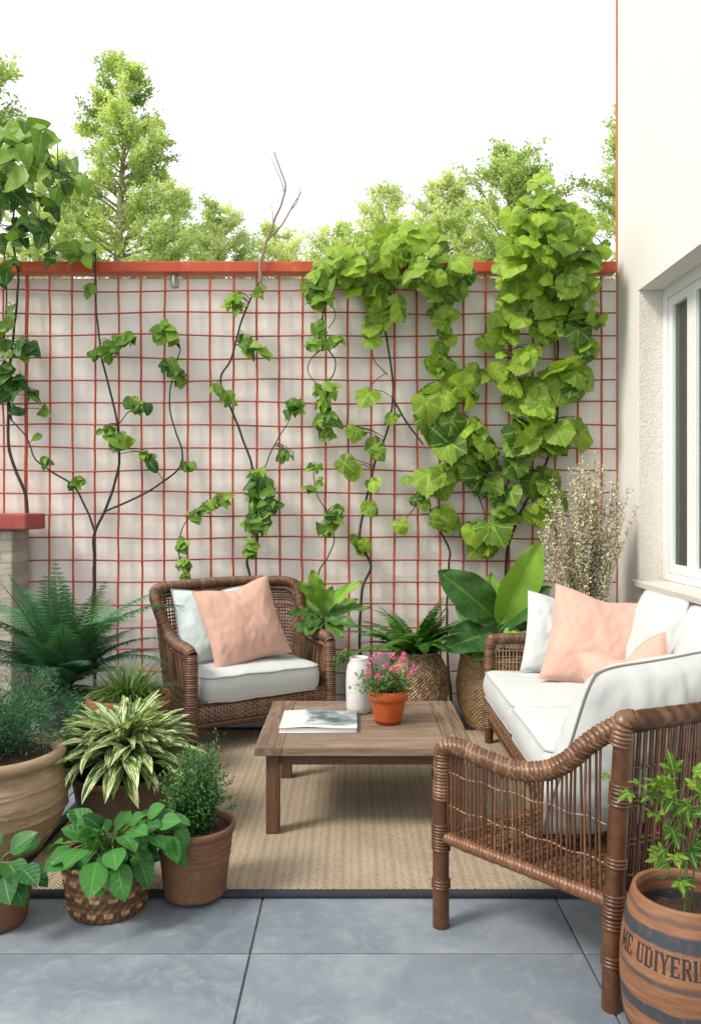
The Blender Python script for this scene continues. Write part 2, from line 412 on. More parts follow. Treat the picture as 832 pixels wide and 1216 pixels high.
def mk_cover():
    m, nt, b = newmat('magazine_cover'); co = objco(nt)
    n = noi(nt, objco(nt, (9, 13, 1), (0, 0, .5)), .75, 6, .62, .4)
    c = ramp(nt, n, (.34, (.03, .045, .05)), (.46, (.13, .17, .19)), (.54, (.30, .35, .37)), (.64, (.62, .64, .63)))
    sx = nd(nt, 'ShaderNodeSeparateXYZ', i_0=co)
    pg = ma(nt, 'ADD', ma(nt, 'MULTIPLY', sx.outputs[0], 6.0), ma(nt, 'MULTIPLY', noi(nt, co, 9, 3), .9))
    c = mix(nt, ramp(nt, pg, (-.0, 1.0), (.12, 0.0)), c, (.66, .67, .66))
    ed = ramp(nt, ma(nt, 'ADD', sx.outputs[1], .14), (.035, 1.0), (.045, 0.0))
    c = mix(nt, ed, c, (.66, .67, .66))
    setc(nt, b, c); b.inputs['Roughness'].default_value = .3; return m
M['cover'] = mk_cover()
def mk_pages():
    m, nt, b = newmat('page_edges'); co = objco(nt); s = nd(nt, 'ShaderNodeSeparateXYZ', i_0=co)
    w = ma(nt, 'SINE', ma(nt, 'MULTIPLY', s.outputs[2], 2*PI/.0022))
    setc(nt, b, mix(nt, ma(nt, 'MULTIPLY_ADD', w, .5, .5), (.55, .57, .57), (.74, .75, .74))); b.inputs['Roughness'].default_value = .7; return m
M['pages'] = mk_pages()
def mk_barrel():
    m, nt, b = newmat('painted_barrel'); co = objco(nt); s = nd(nt, 'ShaderNodeSeparateXYZ', i_0=co)
    n = noi(nt, co, 14, 6, .7); n2 = noi(nt, objco(nt, (3, 3, 26)), 2.2, 6, .7)
    z = ma(nt, 'ADD', s.outputs[2], ma(nt, 'MULTIPLY', ma(nt, 'SUBTRACT', n, .5), .022))
    c = ramp(nt, n2, (.3, (.12, .05, .024)), (.5, (.22, .095, .045)), (.7, (.31, .15, .078)))
    bands = None
    for z0, z1, k in ((.392, .404, .55), (.335, .370, 1.0), (.245, .258, .75), (.160, .192, .95), (.092, .108, .9), (.02, .034, .8)):
        f = ma(nt, 'MULTIPLY', nd(nt, 'ShaderNodeMapRange', interpolation_type='SMOOTHSTEP', i_0=z, i_1=z0-.004, i_2=z0+.004).outputs[0],
               nd(nt, 'ShaderNodeMapRange', interpolation_type='SMOOTHSTEP', i_0=z, i_1=z1+.004, i_2=z1-.004).outputs[0])
        f = ma(nt, 'MULTIPLY', f, k)
        bands = f if bands is None else ma(nt, 'MAXIMUM', bands, f)
    wear = ramp(nt, noi(nt, co, 40, 6, .75), (.30, .6), (.48, 1.0))
    c = mix(nt, ma(nt, 'MULTIPLY', bands, wear), c, (.03, .038, .048))
    setc(nt, b, c); b.inputs['Roughness'].default_value = .6
    bump(nt, b, n2, .3, .004); return m
M['barrel'] = mk_barrel()
M['ink'] = mottled('faded_black_paint', (.016, .015, .018), (.035, .028, .026), 60, .8, 0, c3=(.10, .055, .035))

GREEN_VINE = leafmat('vine_leaf', (.018, .085, .016), (.33, .50, .055), 'palm', .36, .45, .28, 6)
GREEN_SOFT = leafmat('young_vine_leaf', (.018, .085, .02), (.23, .40, .05), 'pin', .33, .42, .35, 6)
GREEN_DARK = leafmat('dark_climber_leaf', (.015, .08, .025), (.22, .38, .05), 'pin', .38, .42, .3, 7, spec=.3)
GREEN_TREE = leafmat('sunlit_tree_leaf', (.30, .44, .16), (.72, .84, .44), 'none', .45, .6)  # lightened so the leaf colour itself carries backlight and overexposure
GREEN_TREE2 = leafmat('hazy_tree_leaf', (.46, .60, .33), (.82, .89, .60), 'none', .45, .6)  # paler still: the haze is painted into the leaf colour
GREEN_FERN = leafmat('deep_fern', (.018, .085, .042), (.11, .28, .13), 'none', .2, .5)
GREEN_FERN2 = leafmat('fresh_fern', (.02, .085, .015), (.11, .27, .035), 'none', .25, .5)
GREEN_GRASS = leafmat('fine_grass', (.04, .11, .03), (.16, .26, .07), 'none', .25, .5)
GREEN_SHRUB = leafmat('tiny_shrub_leaf', (.02, .09, .03), (.085, .22, .05), 'none', .2, .5)
GREEN_ASP = leafmat('asparagus_needle', (.016, .075, .035), (.075, .20, .085), 'none', .2, .55)
VARIEG = leafmat('variegated_leaf', (.03, .115, .02), (.11, .25, .04), 'varieg', .22, .4)
GREEN_BROAD = leafmat('broad_leaf', (.014, .085, .028), (.24, .45, .05), 'pin', .25, .36, .14, 26, spec=.35)
GREEN_MINT = leafmat('basket_leaf', (.010, .07, .018), (.065, .23, .04), 'pin', .25, .35, .35, 6, spec=.3)
HEATH = leafmat('heather_bud', (.60, .50, .36), (.90, .84, .68), 'none', .3, .7, yellow=(1, 1, 1))
PETAL = leafmat('pink_petal', (.62, .06, .22), (.85, .30, .46), 'none', .3, .5, yellow=(1, 1, 1))

# ------------------------------------------------------------------ leaf templates
def strip(wf, rows=7, cols=5, curl=.4, fold=.25, wave=0.0, twist=0.0):
    y = np.linspace(0, 1, rows); x = np.linspace(-1, 1, cols)
    w = np.array([wf(k) for k in y])
    X = w[:, None]*x[None]; Z = fold*np.abs(X)+wave*np.sin(y*9)[:, None]*np.abs(x)[None]*w[:, None]
    c = max(curl, 1e-3) if curl >= 0 else curl
    yy = np.sin(c*y)/c; zz = -(1-np.cos(c*y))/c
    ny = np.sin(c*y); nz = np.cos(c*y)
    V = np.stack([X, yy[:, None]+Z*ny[:, None], zz[:, None]+Z*nz[:, None]], -1)
    L = np.stack([np.broadcast_to(x[None], X.shape), np.broadcast_to(y[:, None], X.shape)], -1)
    i = np.arange(rows*cols).reshape(rows, cols)
    F = np.stack([i[:-1, :-1], i[:-1, 1:], i[1:, 1:], i[1:, :-1]], -1).reshape(-1, 4)
    return V.reshape(-1, 3), L.reshape(-1, 2), F
def w_ovate(y): return .36*(math.sin(PI*min(1, y**.72)))**.8+.0005 if 0 < y < 1 else .0005
def w_heart(y): return .42*(1-y)**.62*min(1, (y*7+.35))**.6 if y < 1 else .0005
def w_lance(y): return .13*math.sin(PI*y**.8)**.8 if 0 < y < 1 else .001
def w_hosta(y): return .105*math.sin(PI*y**.85)**.75 if 0 < y < 1 else .002
def w_paddle(y): return .23*(math.sin(PI*y**.85))**.72 if 0 < y < 1 else .004
def w_blade(y): return .022*(1-y)**.5+.0004
def grape(seed, deep=False):
    rng = np.random.default_rng(seed)
    n = 48; th = np.linspace(-PI, PI, n, endpoint=False)
    r = np.interp(np.abs(th), [0, .2, .5, .85, 1.05, 1.4, 1.65, 2.0, 2.3, 2.75, 3.0, PI], [.63, .57, .53, .52, .52, .49, .475, .475, .455, .41, .31, .12])
    if deep: r = np.interp(np.abs(th), [0, .25, .55, .85, 1.05, 1.45, 1.7, 2.0, 2.4, 3.0, PI], [.70, .52, .26, .46, .56, .28, .26, .40, .30, .2, .12])
    r = r+.016*np.where(np.arange(n) % 2 == 0, 1, -1)+rng.normal(size=n)*.010
    V = [(0, .30, 0)]; L = [(0, 0)]
    for k in (.4, .75, 1.0):
        for i in range(n):
            q = r[i]*k; x = math.sin(th[i])*q; y = .30+math.cos(th[i])*q
            z = -.30*q*q+.035*math.sin(5*th[i]+seed)*k+.16*abs(x)*(1 if seed % 2 else .2)-.30*max(0, y-.3)**2*(seed % 3)
            V.append((x, y, z)); L.append((th[i]/PI, k))
    F = [(0, 1+i, 1+(i+1) % n, 0) for i in range(n)]
    Q = [(1+i, 1+n+i, 1+n+(i+1) % n, 1+(i+1) % n) for i in range(n)]
    Q += [(a+n, b+n, c_+n, d+n) for a, b, c_, d in Q]
    return np.array(V), np.array(L), (np.array([f[:3] for f in F]), np.array(Q))
T_OV = [strip(w_ovate, 7, 5, c, f, w) for c, f, w in ((.35, .2, .05), (.8, .3, .1), (.1, .15, .06), (1.2, .35, .05))]
T_HE = [strip(w_heart, 8, 5, c, f, w) for c, f, w in ((.4, .2, .10), (.9, .32, .12), (.15, .1, .08), (.6, .05, .1))]
T_GR = [grape(s) for s in range(1, 8)]
T_LB = [grape(s, True) for s in range(1, 5)]
T_LA = [strip(w_lance, 7, 3, c, .3) for c in (.5, 1.0, 1.5)]
T_HO = [strip(w_hosta, 9, 5, c, .5, .15) for c in (.8, 1.1, 1.45, .6)]
T_BL = [strip(w_blade, 7, 3, c, .4) for c in (.6, 1.1, 1.6, 2.2)]
MINI = (np.array([(0, 0, 0), (.34, .5, .10), (0, 1, -.08), (-.34, .5, .10)]), np.array([(0, 0), (1, .5), (0, 1), (-1, .5)]), np.array([(0, 1, 2, 3)]))
T_MI = [MINI]
NEED = (MINI[0]*[.5, 1, 1], MINI[1], MINI[2]); T_NE = [NEED]
def leaves(mb, T, P, D, N, S, tint, rng, wid=1.0):
    P = np.atleast_2d(P); n = len(P)
    D = nrm(np.broadcast_to(D, (n, 3))); N = np.broadcast_to(N, (n, 3))
    sd = nrm(np.cross(D, N)); N2 = np.cross(sd, D)
    S = np.broadcast_to(np.asarray(S, float), (n,)); tint = np.broadcast_to(np.asarray(tint, float), (n,))
    pick = rng.integers(0, len(T), n)
    for k, (V, L, F) in enumerate(T):
        q = np.where(pick == k)[0]
        if not len(q): continue
        v = P[q][:, None]+S[q][:, None, None]*(V[None, :, 0:1]*wid*sd[q][:, None]+V[None, :, 1:2]*D[q][:, None]+V[None, :, 2:3]*N2[q][:, None])
        lc = np.zeros((len(q), len(V), 3)); lc[..., :2] = L[None]; lc[..., 2] = tint[q][:, None]
        off = (np.arange(len(q))*len(V))[:, None, None]
        base = mb.n
        mb.V.append(v.reshape(-1, 3)); mb.L.append(lc.reshape(-1, 3)); mb.n += len(q)*len(V)
        for f in (F if isinstance(F, tuple) else (F,)):
            mb.F.append((f[None]+off).reshape(-1, f.shape[1])+base)

# ------------------------------------------------------------------ setting
WY = 5.62; TY = 5.56
g = MB(); g.add([(-80, -30, -.012), (80, -30, -.012), (80, 160, -.012), (-80, 160, -.012)], [(0, 1, 2, 3)])
build(g, 'ground', M['ground'], kind='structure', smooth=False)
g = MB(); g.add([(-5.0, -2, -.006), (1.86, -2, -.006), (1.86, WY, -.006), (-5.0, WY, -.006)], [(0, 1, 2, 3)])
build(g, 'tile_grout', M['grout'], kind='structure', smooth=False)
g = MB(); rng = np.random.default_rng(5)
ts = 1.042; gx0 = -.318; gy0 = 2.5; gap = .0035
for i in range(-5, 3):
    for j in range(-5, 4):
        x0, x1 = gx0+i*ts+gap, min(gx0+(i+1)*ts-gap, 1.855); y0, y1 = gy0+j*ts+gap, min(gy0+(j+1)*ts-gap, WY-.01)
        if x1 <= x0 or y1 <= y0 or x0 < -4.9: continue
        g.box(x0, x1, y0, y1, -.03, 0, t=rng.random())
build(g, 'patio_paving', M['tile'], kind='structure', smooth=False, bevel=.002)

# wall, trellis
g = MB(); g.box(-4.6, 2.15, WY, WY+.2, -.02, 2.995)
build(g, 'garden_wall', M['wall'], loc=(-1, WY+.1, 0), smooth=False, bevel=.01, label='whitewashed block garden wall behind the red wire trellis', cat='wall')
tr = thing('trellis', 'rust red wire grid trellis with a red top beam fixed to the white wall', 'trellis', (-.5, TY, 0))
g = MB(); g.box(-4.5, 1.825, TY-.03, WY+.03, 3.012, 3.088); build(g, 'top_beam', M['red'], tr, smooth=False, bevel=.006)
rng = np.random.default_rng(3)
k = 0
for i in range(-4, 28):
    px = 4.6+27.25*i; x = (px-CX)*TY/FPX
    if x > 1.82: break
    z = np.linspace(.02, 3.0, 24)
    p = np.stack([x+.004*np.sin(z*1.7+i*2.1)+.003*rng.normal(size=24)*.5, np.full(24, TY), z], 1)
    g = MB(); g.tube(p, (.0078 if i != 1 else .013), 6, ref=(0, 1, 0)); build(g, 'upright_bar', M['rust'], tr)
for j in range(20):
    z = EYE-(319+26.6*j-CY)*TY/FPX-.0
    if z < .06 or j == 0: continue
    x = np.linspace(-3.05, 1.825, 70)
    w = .006*np.sin(x*2.3+j*1.7)+.005*np.sin(x*5.1+j*.9)
    p = np.stack([x, np.full(70, TY-.012), z+w], 1)
    g = MB(); g.tube(p, .0056, 6, ref=(0, 1, 0)); build(g, 'cross_wire', M['rust_dark'], tr)
h = thing('wall_hook', 'small metal hanger fixed high on the white wall under the beam', 'wall hook', tuple(W(208, 333, WY)))
a = W(208, 333, WY-.01); b = MB()
b.box(a[0]-.022, a[0]+.022, WY-.02, WY, a[2]-.05, a[2]+.055); build(b, 'back_plate', M['hook'], h, smooth=False, bevel=.003)
b = MB(); b.tube(cr([a+[0, -.01, .03], a+[0, -.05, .02], a+[0, -.055, -.03], a+[0, -.02, -.045]], 14), .006, 8); build(b, 'hook_arm', M['upvc'], h)

# left pillar
pl = thing('brick_pillar', 'low rough stone pillar with a red coping slab at the left edge', 'pillar', (-2.7, 5.4, 0))
g = MB(); g.box(-3.3, -2.235, 5.27, 5.55, 0, 1.235); build(g, 'shaft', M['brick'], pl, smooth=False, bevel=.012)
g = MB(); g.box(-3.35, -2.125, 5.22, 5.555, 1.238, 1.345); build(g, 'coping', M['cap'], pl, smooth=False, bevel=.012)

# house on the right
XW = 1.863
hs = thing('house', 'white stucco house wall with a deep set white window on the right', 'house', (XW, 3.0, 0))
wy0, wy1, wz0, wz1 = 2.6, 5.22, .905, 2.80
g = MB(); T = .32
g.box(XW, XW+T, wy1, 5.617, -.02, 7); g.box(XW, XW+T, -3, wy0, -.02, 7)
g.box(XW, XW+T, wy0, wy1, -.02, wz0); g.box(XW, XW+T, wy0, wy1, wz1, 7)
g.box(XW+T, 6, 5.5, 5.617, -.02, 7)
build(g, 'house_wall', M['stucco'], hs, smooth=False)
g = MB(); g.box(XW-.012, XW+.02, 5.6185, 5.632, -.02, 7); build(g, 'corner_trim', M['copper'], hs, smooth=False)
g = MB(); g.box(XW+.003, XW+.16, wy1-.012, wy1+.0, wz0+.0, wz1-.002); build(g, 'window_jamb', M['jamb'], hs, smooth=False)
g = MB(); g.box(XW-.045, XW+.16, wy0-.05, wy1+.0, wz0-.03, wz0+.012); build(g, 'window_sill', M['sill'], hs, smooth=False, bevel=.006)
XF = 2.017
wn = build((lambda q: (q.box(XF, XF+.07, wy1-.075, wy1-.013, wz0+.013, wz1), q.box(XF, XF+.07, wy0, wy0+.06, wz0+.013, wz1),
      q.box(XF, XF+.07, wy0+.06, wy1-.075, wz1-.07, wz1), q.box(XF, XF+.07, wy0+.06, wy1-.075, wz0+.013, wz0+.06), q)[-1])(MB()), 'window', M['upvc'], hs, smooth=False, bevel=.004)
for (s0, s1) in ((4.80, 5.142), (3.75, 4.795), (2.67, 3.745)):
    q = MB(); t = .058; za, zb = wz0+.062, wz1-.072
    q.box(XF+.012, XF+.06, s0, s0+t, za, zb); q.box(XF+.012, XF+.06, s1-t, s1, za, zb)
    q.box(XF+.012, XF+.06, s0+t, s1-t, zb-t, zb); q.box(XF+.012, XF+.06, s0+t, s1-t, za, za+t)
    build(q, 'sash', M['upvc'], wn, smooth=False, bevel=.004)
    q = MB(); q.box(XF+.035, XF+.04, s0+t-.005, s1-t+.005, za+t-.005, zb-t+.005); build(q, 'pane', M['glass'], wn, smooth=False)
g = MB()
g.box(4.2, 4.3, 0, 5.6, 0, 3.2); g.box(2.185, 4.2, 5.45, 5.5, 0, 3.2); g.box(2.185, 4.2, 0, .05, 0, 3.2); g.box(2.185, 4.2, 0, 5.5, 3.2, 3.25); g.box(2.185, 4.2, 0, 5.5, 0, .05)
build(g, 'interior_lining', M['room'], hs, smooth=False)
yy = np.linspace(4.55, 5.02, 70); zz = np.array([.6, 1.4, 2.2, 2.9])
P = np.stack(np.broadcast_arrays(2.20+.022*np.sin(yy*55)[:, None]+.01*np.sin(yy*21)[:, None], yy[:, None], zz[None]), -1)
g = MB(); g.grid(P); build(g, 'curtain', M['curtain'], hs)

# ------------------------------------------------------------------ rug
rx0, rx1, ry0, ry1 = -1.25, .98, 2.885, 4.95
rg = thing('rug', 'beige herringbone sisal rug with a navy bound edge under the coffee table', 'rug', (0, 3.9, 0))
g = MB(); g.box(rx0, rx1, ry0, ry1, .0, .010); build(g, 'woven_field', M['rug'], rg, smooth=False, bevel=.003)
g = MB(); bw = .042
g.box(rx0-bw, rx1+bw, ry0-bw, ry0-.0005, .0, .020); g.box(rx0-bw, rx1+bw, ry1+.0005, ry1+bw, .0, .020)
g.box(rx0-bw, rx0-.0005, ry0, ry1, .0, .020); g.box(rx1+.0005, rx1+bw, ry0, ry1, .0, .020)
build(g, 'bound_edge', M['border'], rg, smooth=False, bevel=.009)
RZ = .010

# ------------------------------------------------------------------ coffee table
tx0, tx1, ty0, ty1, tz = -.409, .512, 3.35, 4.156, .385
ct = thing('coffee_table', 'low weathered brown wooden coffee table on the rug', 'table', (.05, 3.75, RZ))
rng = np.random.default_rng(8)
fw = .115; th = .036
g = MB(); g.box(tx0+fw+.0012, tx1-fw-.0012, ty0, ty1, tz-th, tz-.008)
n = 6; ys = np.linspace(ty0, ty1, n+1)
g = MB()
for i in range(n):
    g.box(tx0+fw+.0012, tx1-fw-.0012, ys[i]+.0008, ys[i+1]-.0008, tz-th, tz-.0015+.0008*rng.random(), t=rng.random())
top = build(g, 'tabletop', M['wood_x'], ct, smooth=False, bevel=.002)
for x0, x1 in ((tx0, tx0+fw), (tx1-fw, tx1)):
    g = MB(); g.box(x0, x1, ty0, ty1, tz-th, tz, t=rng.random()); build(g, 'end_board', M['wood_y'], top, smooth=False, bevel=.003)
ap0, ap1 = tz-th-.052, tz-th
g = MB(); i_ = .055
for y0 in (ty0+i_-.005, ty1-i_-.017): g.box(tx0+.10, tx1-.10, y0, y0+.022, ap0, ap1-.001, t=rng.random())
for x0 in (tx0+i_-.005, tx1-i_-.017): g.box(x0, x0+.022, ty0+.09, ty1-.09, ap0, ap1-.001, t=rng.random())
build(g, 'apron', M['wood_apron'], ct, smooth=False, bevel=.002)
for x0 in (tx0+.045, tx1-.045-.056):
    for y0 in (ty0+.03, ty1-.03-.056):
        g = MB(); g.box(x0, x0+.056, y0, y0+.056, RZ, ap1-.0005, t=rng.random()); build(g, 'leg', M['wood_z'], ct, smooth=False, bevel=.003)

# magazine, vase, flowerpot
mz = thing('magazine', 'grey and white magazine lying on the coffee table', 'magazine', (-.15, 3.71, tz))
g = MB(); g.box(-.322, .018, 3.575, 3.855, tz+.002, tz+.019); build(g, 'pages', M['pages'], mz, smooth=False, bevel=.002)
g = MB()
xs = np.linspace(-.326, .022, 14); ys = np.linspace(3.568, 3.86, 8)
P = np.stack(np.broadcast_arrays(xs[:, None], ys[None], tz+.0205+.006*np.exp(-((xs[:, None]+.20)/.08)**2)+.004*(ys[None]-3.57)/.3), -1)
g.grid(P); g.box(-.326, .022, 3.568, 3.86, tz, tz+.0018); build(g, 'cover', M['cover'], mz)
vc = (.033, 3.93, tz)
vs = thing('ceramic_vase', 'tall speckled white ceramic vase behind the orange flowerpot', 'vase', vc)
g = MB(); prof = [(0, 0), (.05, 0), (.058, .006), (.062, .03), (.0635, .12), (.0625, .2), (.058, .232), (.049, .25), (.047, .262), (.048, .268), (.044, .27), (.042, .255), (.045, .2), (.045, .08), (0, .07)]
g.lathe(prof, vc, 48); build(g, 'vase_body', M['vase'], vs)
rng = np.random.default_rng(2); g = MB()
sp = cr([np.array(vc)+[0, 0, .2], np.array(vc)+[-.035, -.005, .28], np.array(vc)+[-.085, -.01, .285], np.array(vc)+[-.105, -.012, .23]], 24)
n = 90; q = sp[rng.integers(9, 24, n)]+rng.normal(size=(n, 3))*.013
leaves(g, T_MI, q, rng.normal(size=(n, 3))+[-.4, -.3, -.1], rng.normal(size=(n, 3))+[0, -1, .8], rng.uniform(.014, .024, n), rng.random(n), rng, 1.2)
g.tube(sp, .002, 5); build(g, 'trailing_sprig', GREEN_GRASS, vs)

def pot_profile(rt, rb, h, rim=.02, lip=.012, wall=.012, soil=.04, foot=True):
    """plain tapered pot with a thick rim"""
    p = [(0, 0), (rb*.96, 0), (rb, .006)]
    for k in np.linspace(.05, 1, 8): p.append((rb+(rt-lip-rb)*k, (h-rim)*k))
    p += [(rt-.003, h-rim+.002), (rt, h-rim+.006), (rt, h-.006), (rt-.004, h-.001), (rt-wall*.6, h), (rt-wall-.004, h-.004)]
    p += [(rt-wall-lip*.6, h-soil), (rt-wall-lip*.6, h-soil-.03)]
    return p

fc = np.array([.168, 3.74, tz])
fp = thing('potted_flower', 'small orange terracotta pot of pink flowers on the coffee table', 'potted plant', tuple(fc))
g = MB(); g.lathe(pot_profile(.091, .060, .155, .045, .007), fc, 56); build(g, 'pot', M['terra_or'], fp)
g = MB(); g.disc(fc+[0, 0, .13], .082, 30, 5, .003); build(g, 'soil', M['soil'], fp)
rng = np.random.default_rng(21); g = MB(); gs = MB()
n = 55
for i in range(n):
    az = rng.uniform(0, 2*PI); el = rng.uniform(.25, 1.45); ln = rng.uniform(.09, .155)
    d = np.array([math.cos(az)*math.cos(el), math.sin(az)*math.cos(el), math.sin(el)])
    p0 = fc+[0, 0, .135]+np.array([math.cos(az), math.sin(az), 0])*rng.uniform(0, .05)
    pth = cr([p0, p0+d*ln*.6, p0+d*ln+[0, 0, -.012]], 8); gs.tube(pth, .0012, 4, caps=False)
    m = 20; q = pth[rng.integers(1, 8, m)]+rng.normal(size=(m, 3))*.009
    leaves(g, T_MI, q, d*.6+rng.normal(size=(m, 3))*.7, rng.normal(size=(m, 3))*.6+[0, -.4, 1], rng.uniform(.011, .022, m), rng.random(m)**1.3, rng)
build(gs, 'stems', M['stem_gr'], fp); build(g, 'foliage', GREEN_GRASS, fp)
for i, (px, py, yy) in enumerate(((452, 779, 3.70), (465, 780, 3.75), (478, 785, 3.72), (459, 791, 3.63), (437, 792, 3.68), (437, 801, 3.66), (491, 793, 3.70), (443, 783, 3.76), (480, 778, 3.8), (470, 795, 3.62), (486, 800, 3.68), (449, 804, 3.62))):
    g = MB(); c = W(px, py, yy); m = 26
    dd = nrm(rng.normal(size=(m, 3))*.8+[0, -.5, .6])
    leaves(g, T_MI, c+rng.normal(size=(m, 3))*.006, dd, rng.normal(size=(m, 3)), rng.uniform(.009, .016, m), rng.random(m)**.7, rng, 1.3)
    build(g, 'blossom', PETAL, fp)

# ------------------------------------------------------------------ cushions
def pillow(name, label, C, Rv, Uv, w, h, t, mat, group=None, pip=None, seed=0, dog=.07, chop=0.0, n=40, wr=.012, skew=0.0, cat='cushion', rnd=0.0):
    Rv = nrm(Rv); Uv = np.asarray(Uv, float); Uv = nrm(Uv-Rv*np.dot(Uv, Rv)*(1-0)); N = np.cross(Rv, Uv)
    a = np.linspace(-1, 1, n); A, B = np.meshgrid(a, a, indexing='ij')
    X = A*w/2*(1-dog*(1-B**2)); Y = B*h/2*(1-dog*(1-A**2))
    X = X*(1-rnd*np.abs(B)**6); Y = Y*(1-rnd*np.abs(A)**6)
    Y = Y-chop*np.exp(-(A/.4)**2)*np.clip((B+1)/2, 0, 1)**2.2
    X = X+skew*Y
    pr = np.clip((1-np.abs(A)**2.4)*(1-np.abs(B)**2.4), 0, 1)**.52
    th_ = t/2*pr*(1-.18*B)
    wk = np.zeros_like(A)
    for i in range(n):
        for j in range(n):
            v = Vector((A[i, j]*1.6, B[i, j]*1.6, seed*7.3))
            q = noise.noise(v*1.3)*.9+noise.noise(Vector((A[i, j]*5+B[i, j]*2, (B[i, j]-A[i, j])*1.2, seed+3)))*.55
            wk[i, j] = q+.35*noise.noise(Vector((A[i, j]*9-B[i, j]*5, (B[i, j]+A[i, j])*2.5, seed+11)))
    # puckers that run in from the seams
    ed = np.exp(-(1-np.abs(A))*4.5)*np.sin(B*15+seed+2*np.sin(B*5))+np.exp(-(1-np.abs(B))*4.5)*np.sin(A*15+seed*2+2*np.sin(A*4))
    msk = np.clip((1-A**2)*(1-B**2)*6, 0, 1)
    g = MB(); o = build_dummy = None
    for s in (1, -1):
        Z = s*(th_)+(wk*wr+ed*wr*.14)*msk*(1 if s > 0 else -1)
        P = np.asarray(C)+X[..., None]*Rv+Y[..., None]*Uv+Z[..., None]*N
        g.grid(P if s > 0 else P[::-1])
    root = build(g, name, mat, loc=tuple(C), label=label, cat=cat, group=group or ('throw pillows on the seats' if name == 'throw_pillow' else 'big back cushions'))
    ORG[root] = np.array(C, float)
    e = np.concatenate([np.stack([X[:, 0], Y[:, 0]], 1)[:-1], np.stack([X[-1, :], Y[-1, :]], 1)[:-1], np.stack([X[:, -1], Y[:, -1]], 1)[::-1][:-1], np.stack([X[0, :], Y[0, :]], 1)[::-1]])
    E = np.asarray(C)+e[:, :1]*Rv+e[:, 1:]*Uv
    g = MB(); g.tube(E, .0045 if pip else .0022, 6, ref=N); build(g, 'piping' if pip else 'seam', pip or mat, root)
    return root

def box_cushion(name, label, C, ax, ay, w, d, h, mat, pip, group=None, seed=0, crown=.025, rad=.07):
    ax = nrm(ax); ay = nrm(ay); az = np.array([0, 0, 1.0])
    pts = []
    m = 12
    for cx_, cy_, a0 in ((w/2-rad, d/2-rad, 0), (-w/2+rad, d/2-rad, PI/2), (-w/2+rad, -d/2+rad, PI), (w/2-rad, -d/2+rad, 1.5*PI)):
        for k in range(m):
            a = a0+k/(m-1)*PI/2; pts.append((cx_+rad*math.cos(a), cy_+rad*math.sin(a)))
    pts = np.array(pts+pts[:1]); d_ = np.concatenate([[0], np.cumsum(np.linalg.norm(np.diff(pts, axis=0), axis=1))])
    tt = np.linspace(0, d_[-1], 121)[:-1]; O = np.stack([np.interp(tt, d_, pts[:, k]) for k in (0, 1)], 1)
    rows = [(.0, -h/2-.005)]+[(s, -h/2-.006*(1-s)) for s in (.3, .6, .85, .97)]+[(1.0, -h/2+.004)]
    for k in np.linspace(.12, .88, 7): rows.append((1+.035*math.sin(PI*k), -h/2+h*k))
    rows += [(1.0, h/2-.004), (.97, h/2+.006), (.9, h/2+.012)]+[(s, h/2+.012+crown*(1-s*s)) for s in (.75, .55, .35, .18, .02)]
    P = np.zeros((120, len(rows), 3))
    for i, (x, y) in enumerate(O):
        for j, (s, z) in enumerate(rows):
            q = .010*noise.noise(Vector((x*s*6+seed*3, y*s*6, z*9+seed)))+.004*noise.noise(Vector((x*s*16+seed, y*s*16, z*20)))
            ss = s*(1+(q*1.2 if .9 < s else 0))
            P[i, j] = np.asarray(C)+ax*x*ss+ay*y*ss+az*(z+q)
    g = MB(); g.grid(P, close_u=True)
    root = build(g, name, mat, loc=tuple(C), label=label, cat='cushion', group=group or 'white seat cushions'); ORG[root] = np.array(C, float)
    g = MB()
    for j in (5, 13):
        L = np.vstack([P[:, j], P[:1, j]]); ctr = np.asarray(C); L = ctr+(L-ctr)*[1.006, 1.006, 1]; g.tube(L, .005, 6, ref=(0, 0, 1), caps=False)
    build(g, 'piping', pip, root)
    return root

# ------------------------------------------------------------------ weaving
def weave(mb, P, nu, nv, rs=.004, rw=.0042, amp=.005, rows=None, keep=None, rng=None, stakes=True):
    """P: dense grid [u,v,3] of a surface; stakes run along v, weavers along u going over and under"""
    rng = rng or np.random.default_rng(0)
    U, Vn = P.shape[:2]
    du = np.gradient(P, axis=0); dv = np.gradient(P, axis=1); N = nrm(np.cross(du, dv))
    def at(G, u, v):
        u = np.clip(u*(U-1), 0, U-1.001); v = np.clip(v*(Vn-1), 0, Vn-1.001)
        i = u.astype(int); j = v.astype(int); a = (u-i)[:, None]; b = (v-j)[:, None]
        return (G[i, j]*(1-a)*(1-b)+G[i+1, j]*a*(1-b)+G[i, j+1]*(1-a)*b+G[i+1, j+1]*a*b)
    us = np.linspace(0, 1, nu)
    if stakes:
        vv = np.linspace(0, 1, 10)
        for u in us:
            uu = np.full(10, u)+rng.normal()*.0008
            mb.tube(at(P, uu, vv), rs, 5, ref=at(N, np.array([u]), np.array([.5]))[0]+.001, t=rng.random(), caps=False)
    vs = np.linspace(0, 1, nv) if rows is None else rows
    for r, v in enumerate(vs):
        uu = np.linspace(0, 1, nu*2-1)
        if keep is not None:
            m = keep(uu, v)
        else: m = np.ones_like(uu, bool)
        if m.sum() < 4: continue
        off = amp*np.where(np.arange(len(uu)) % 2 == 0, np.where((np.arange(len(uu))//2+r) % 2 == 0, 1, -1), 0)
        Q = at(P, uu, np.full(len(uu), v)); NN = at(N, uu, np.full(len(uu), v))
        Q = Q+NN*off[:, None]
        idx = np.where(m)[0]
        for seg in np.split(idx, np.where(np.diff(idx) > 1)[0]+1):
            if len(seg) < 4: continue
            mb.tube(Q[seg], rw, 5, ref=NN[seg], t=rng.random(), caps=False)

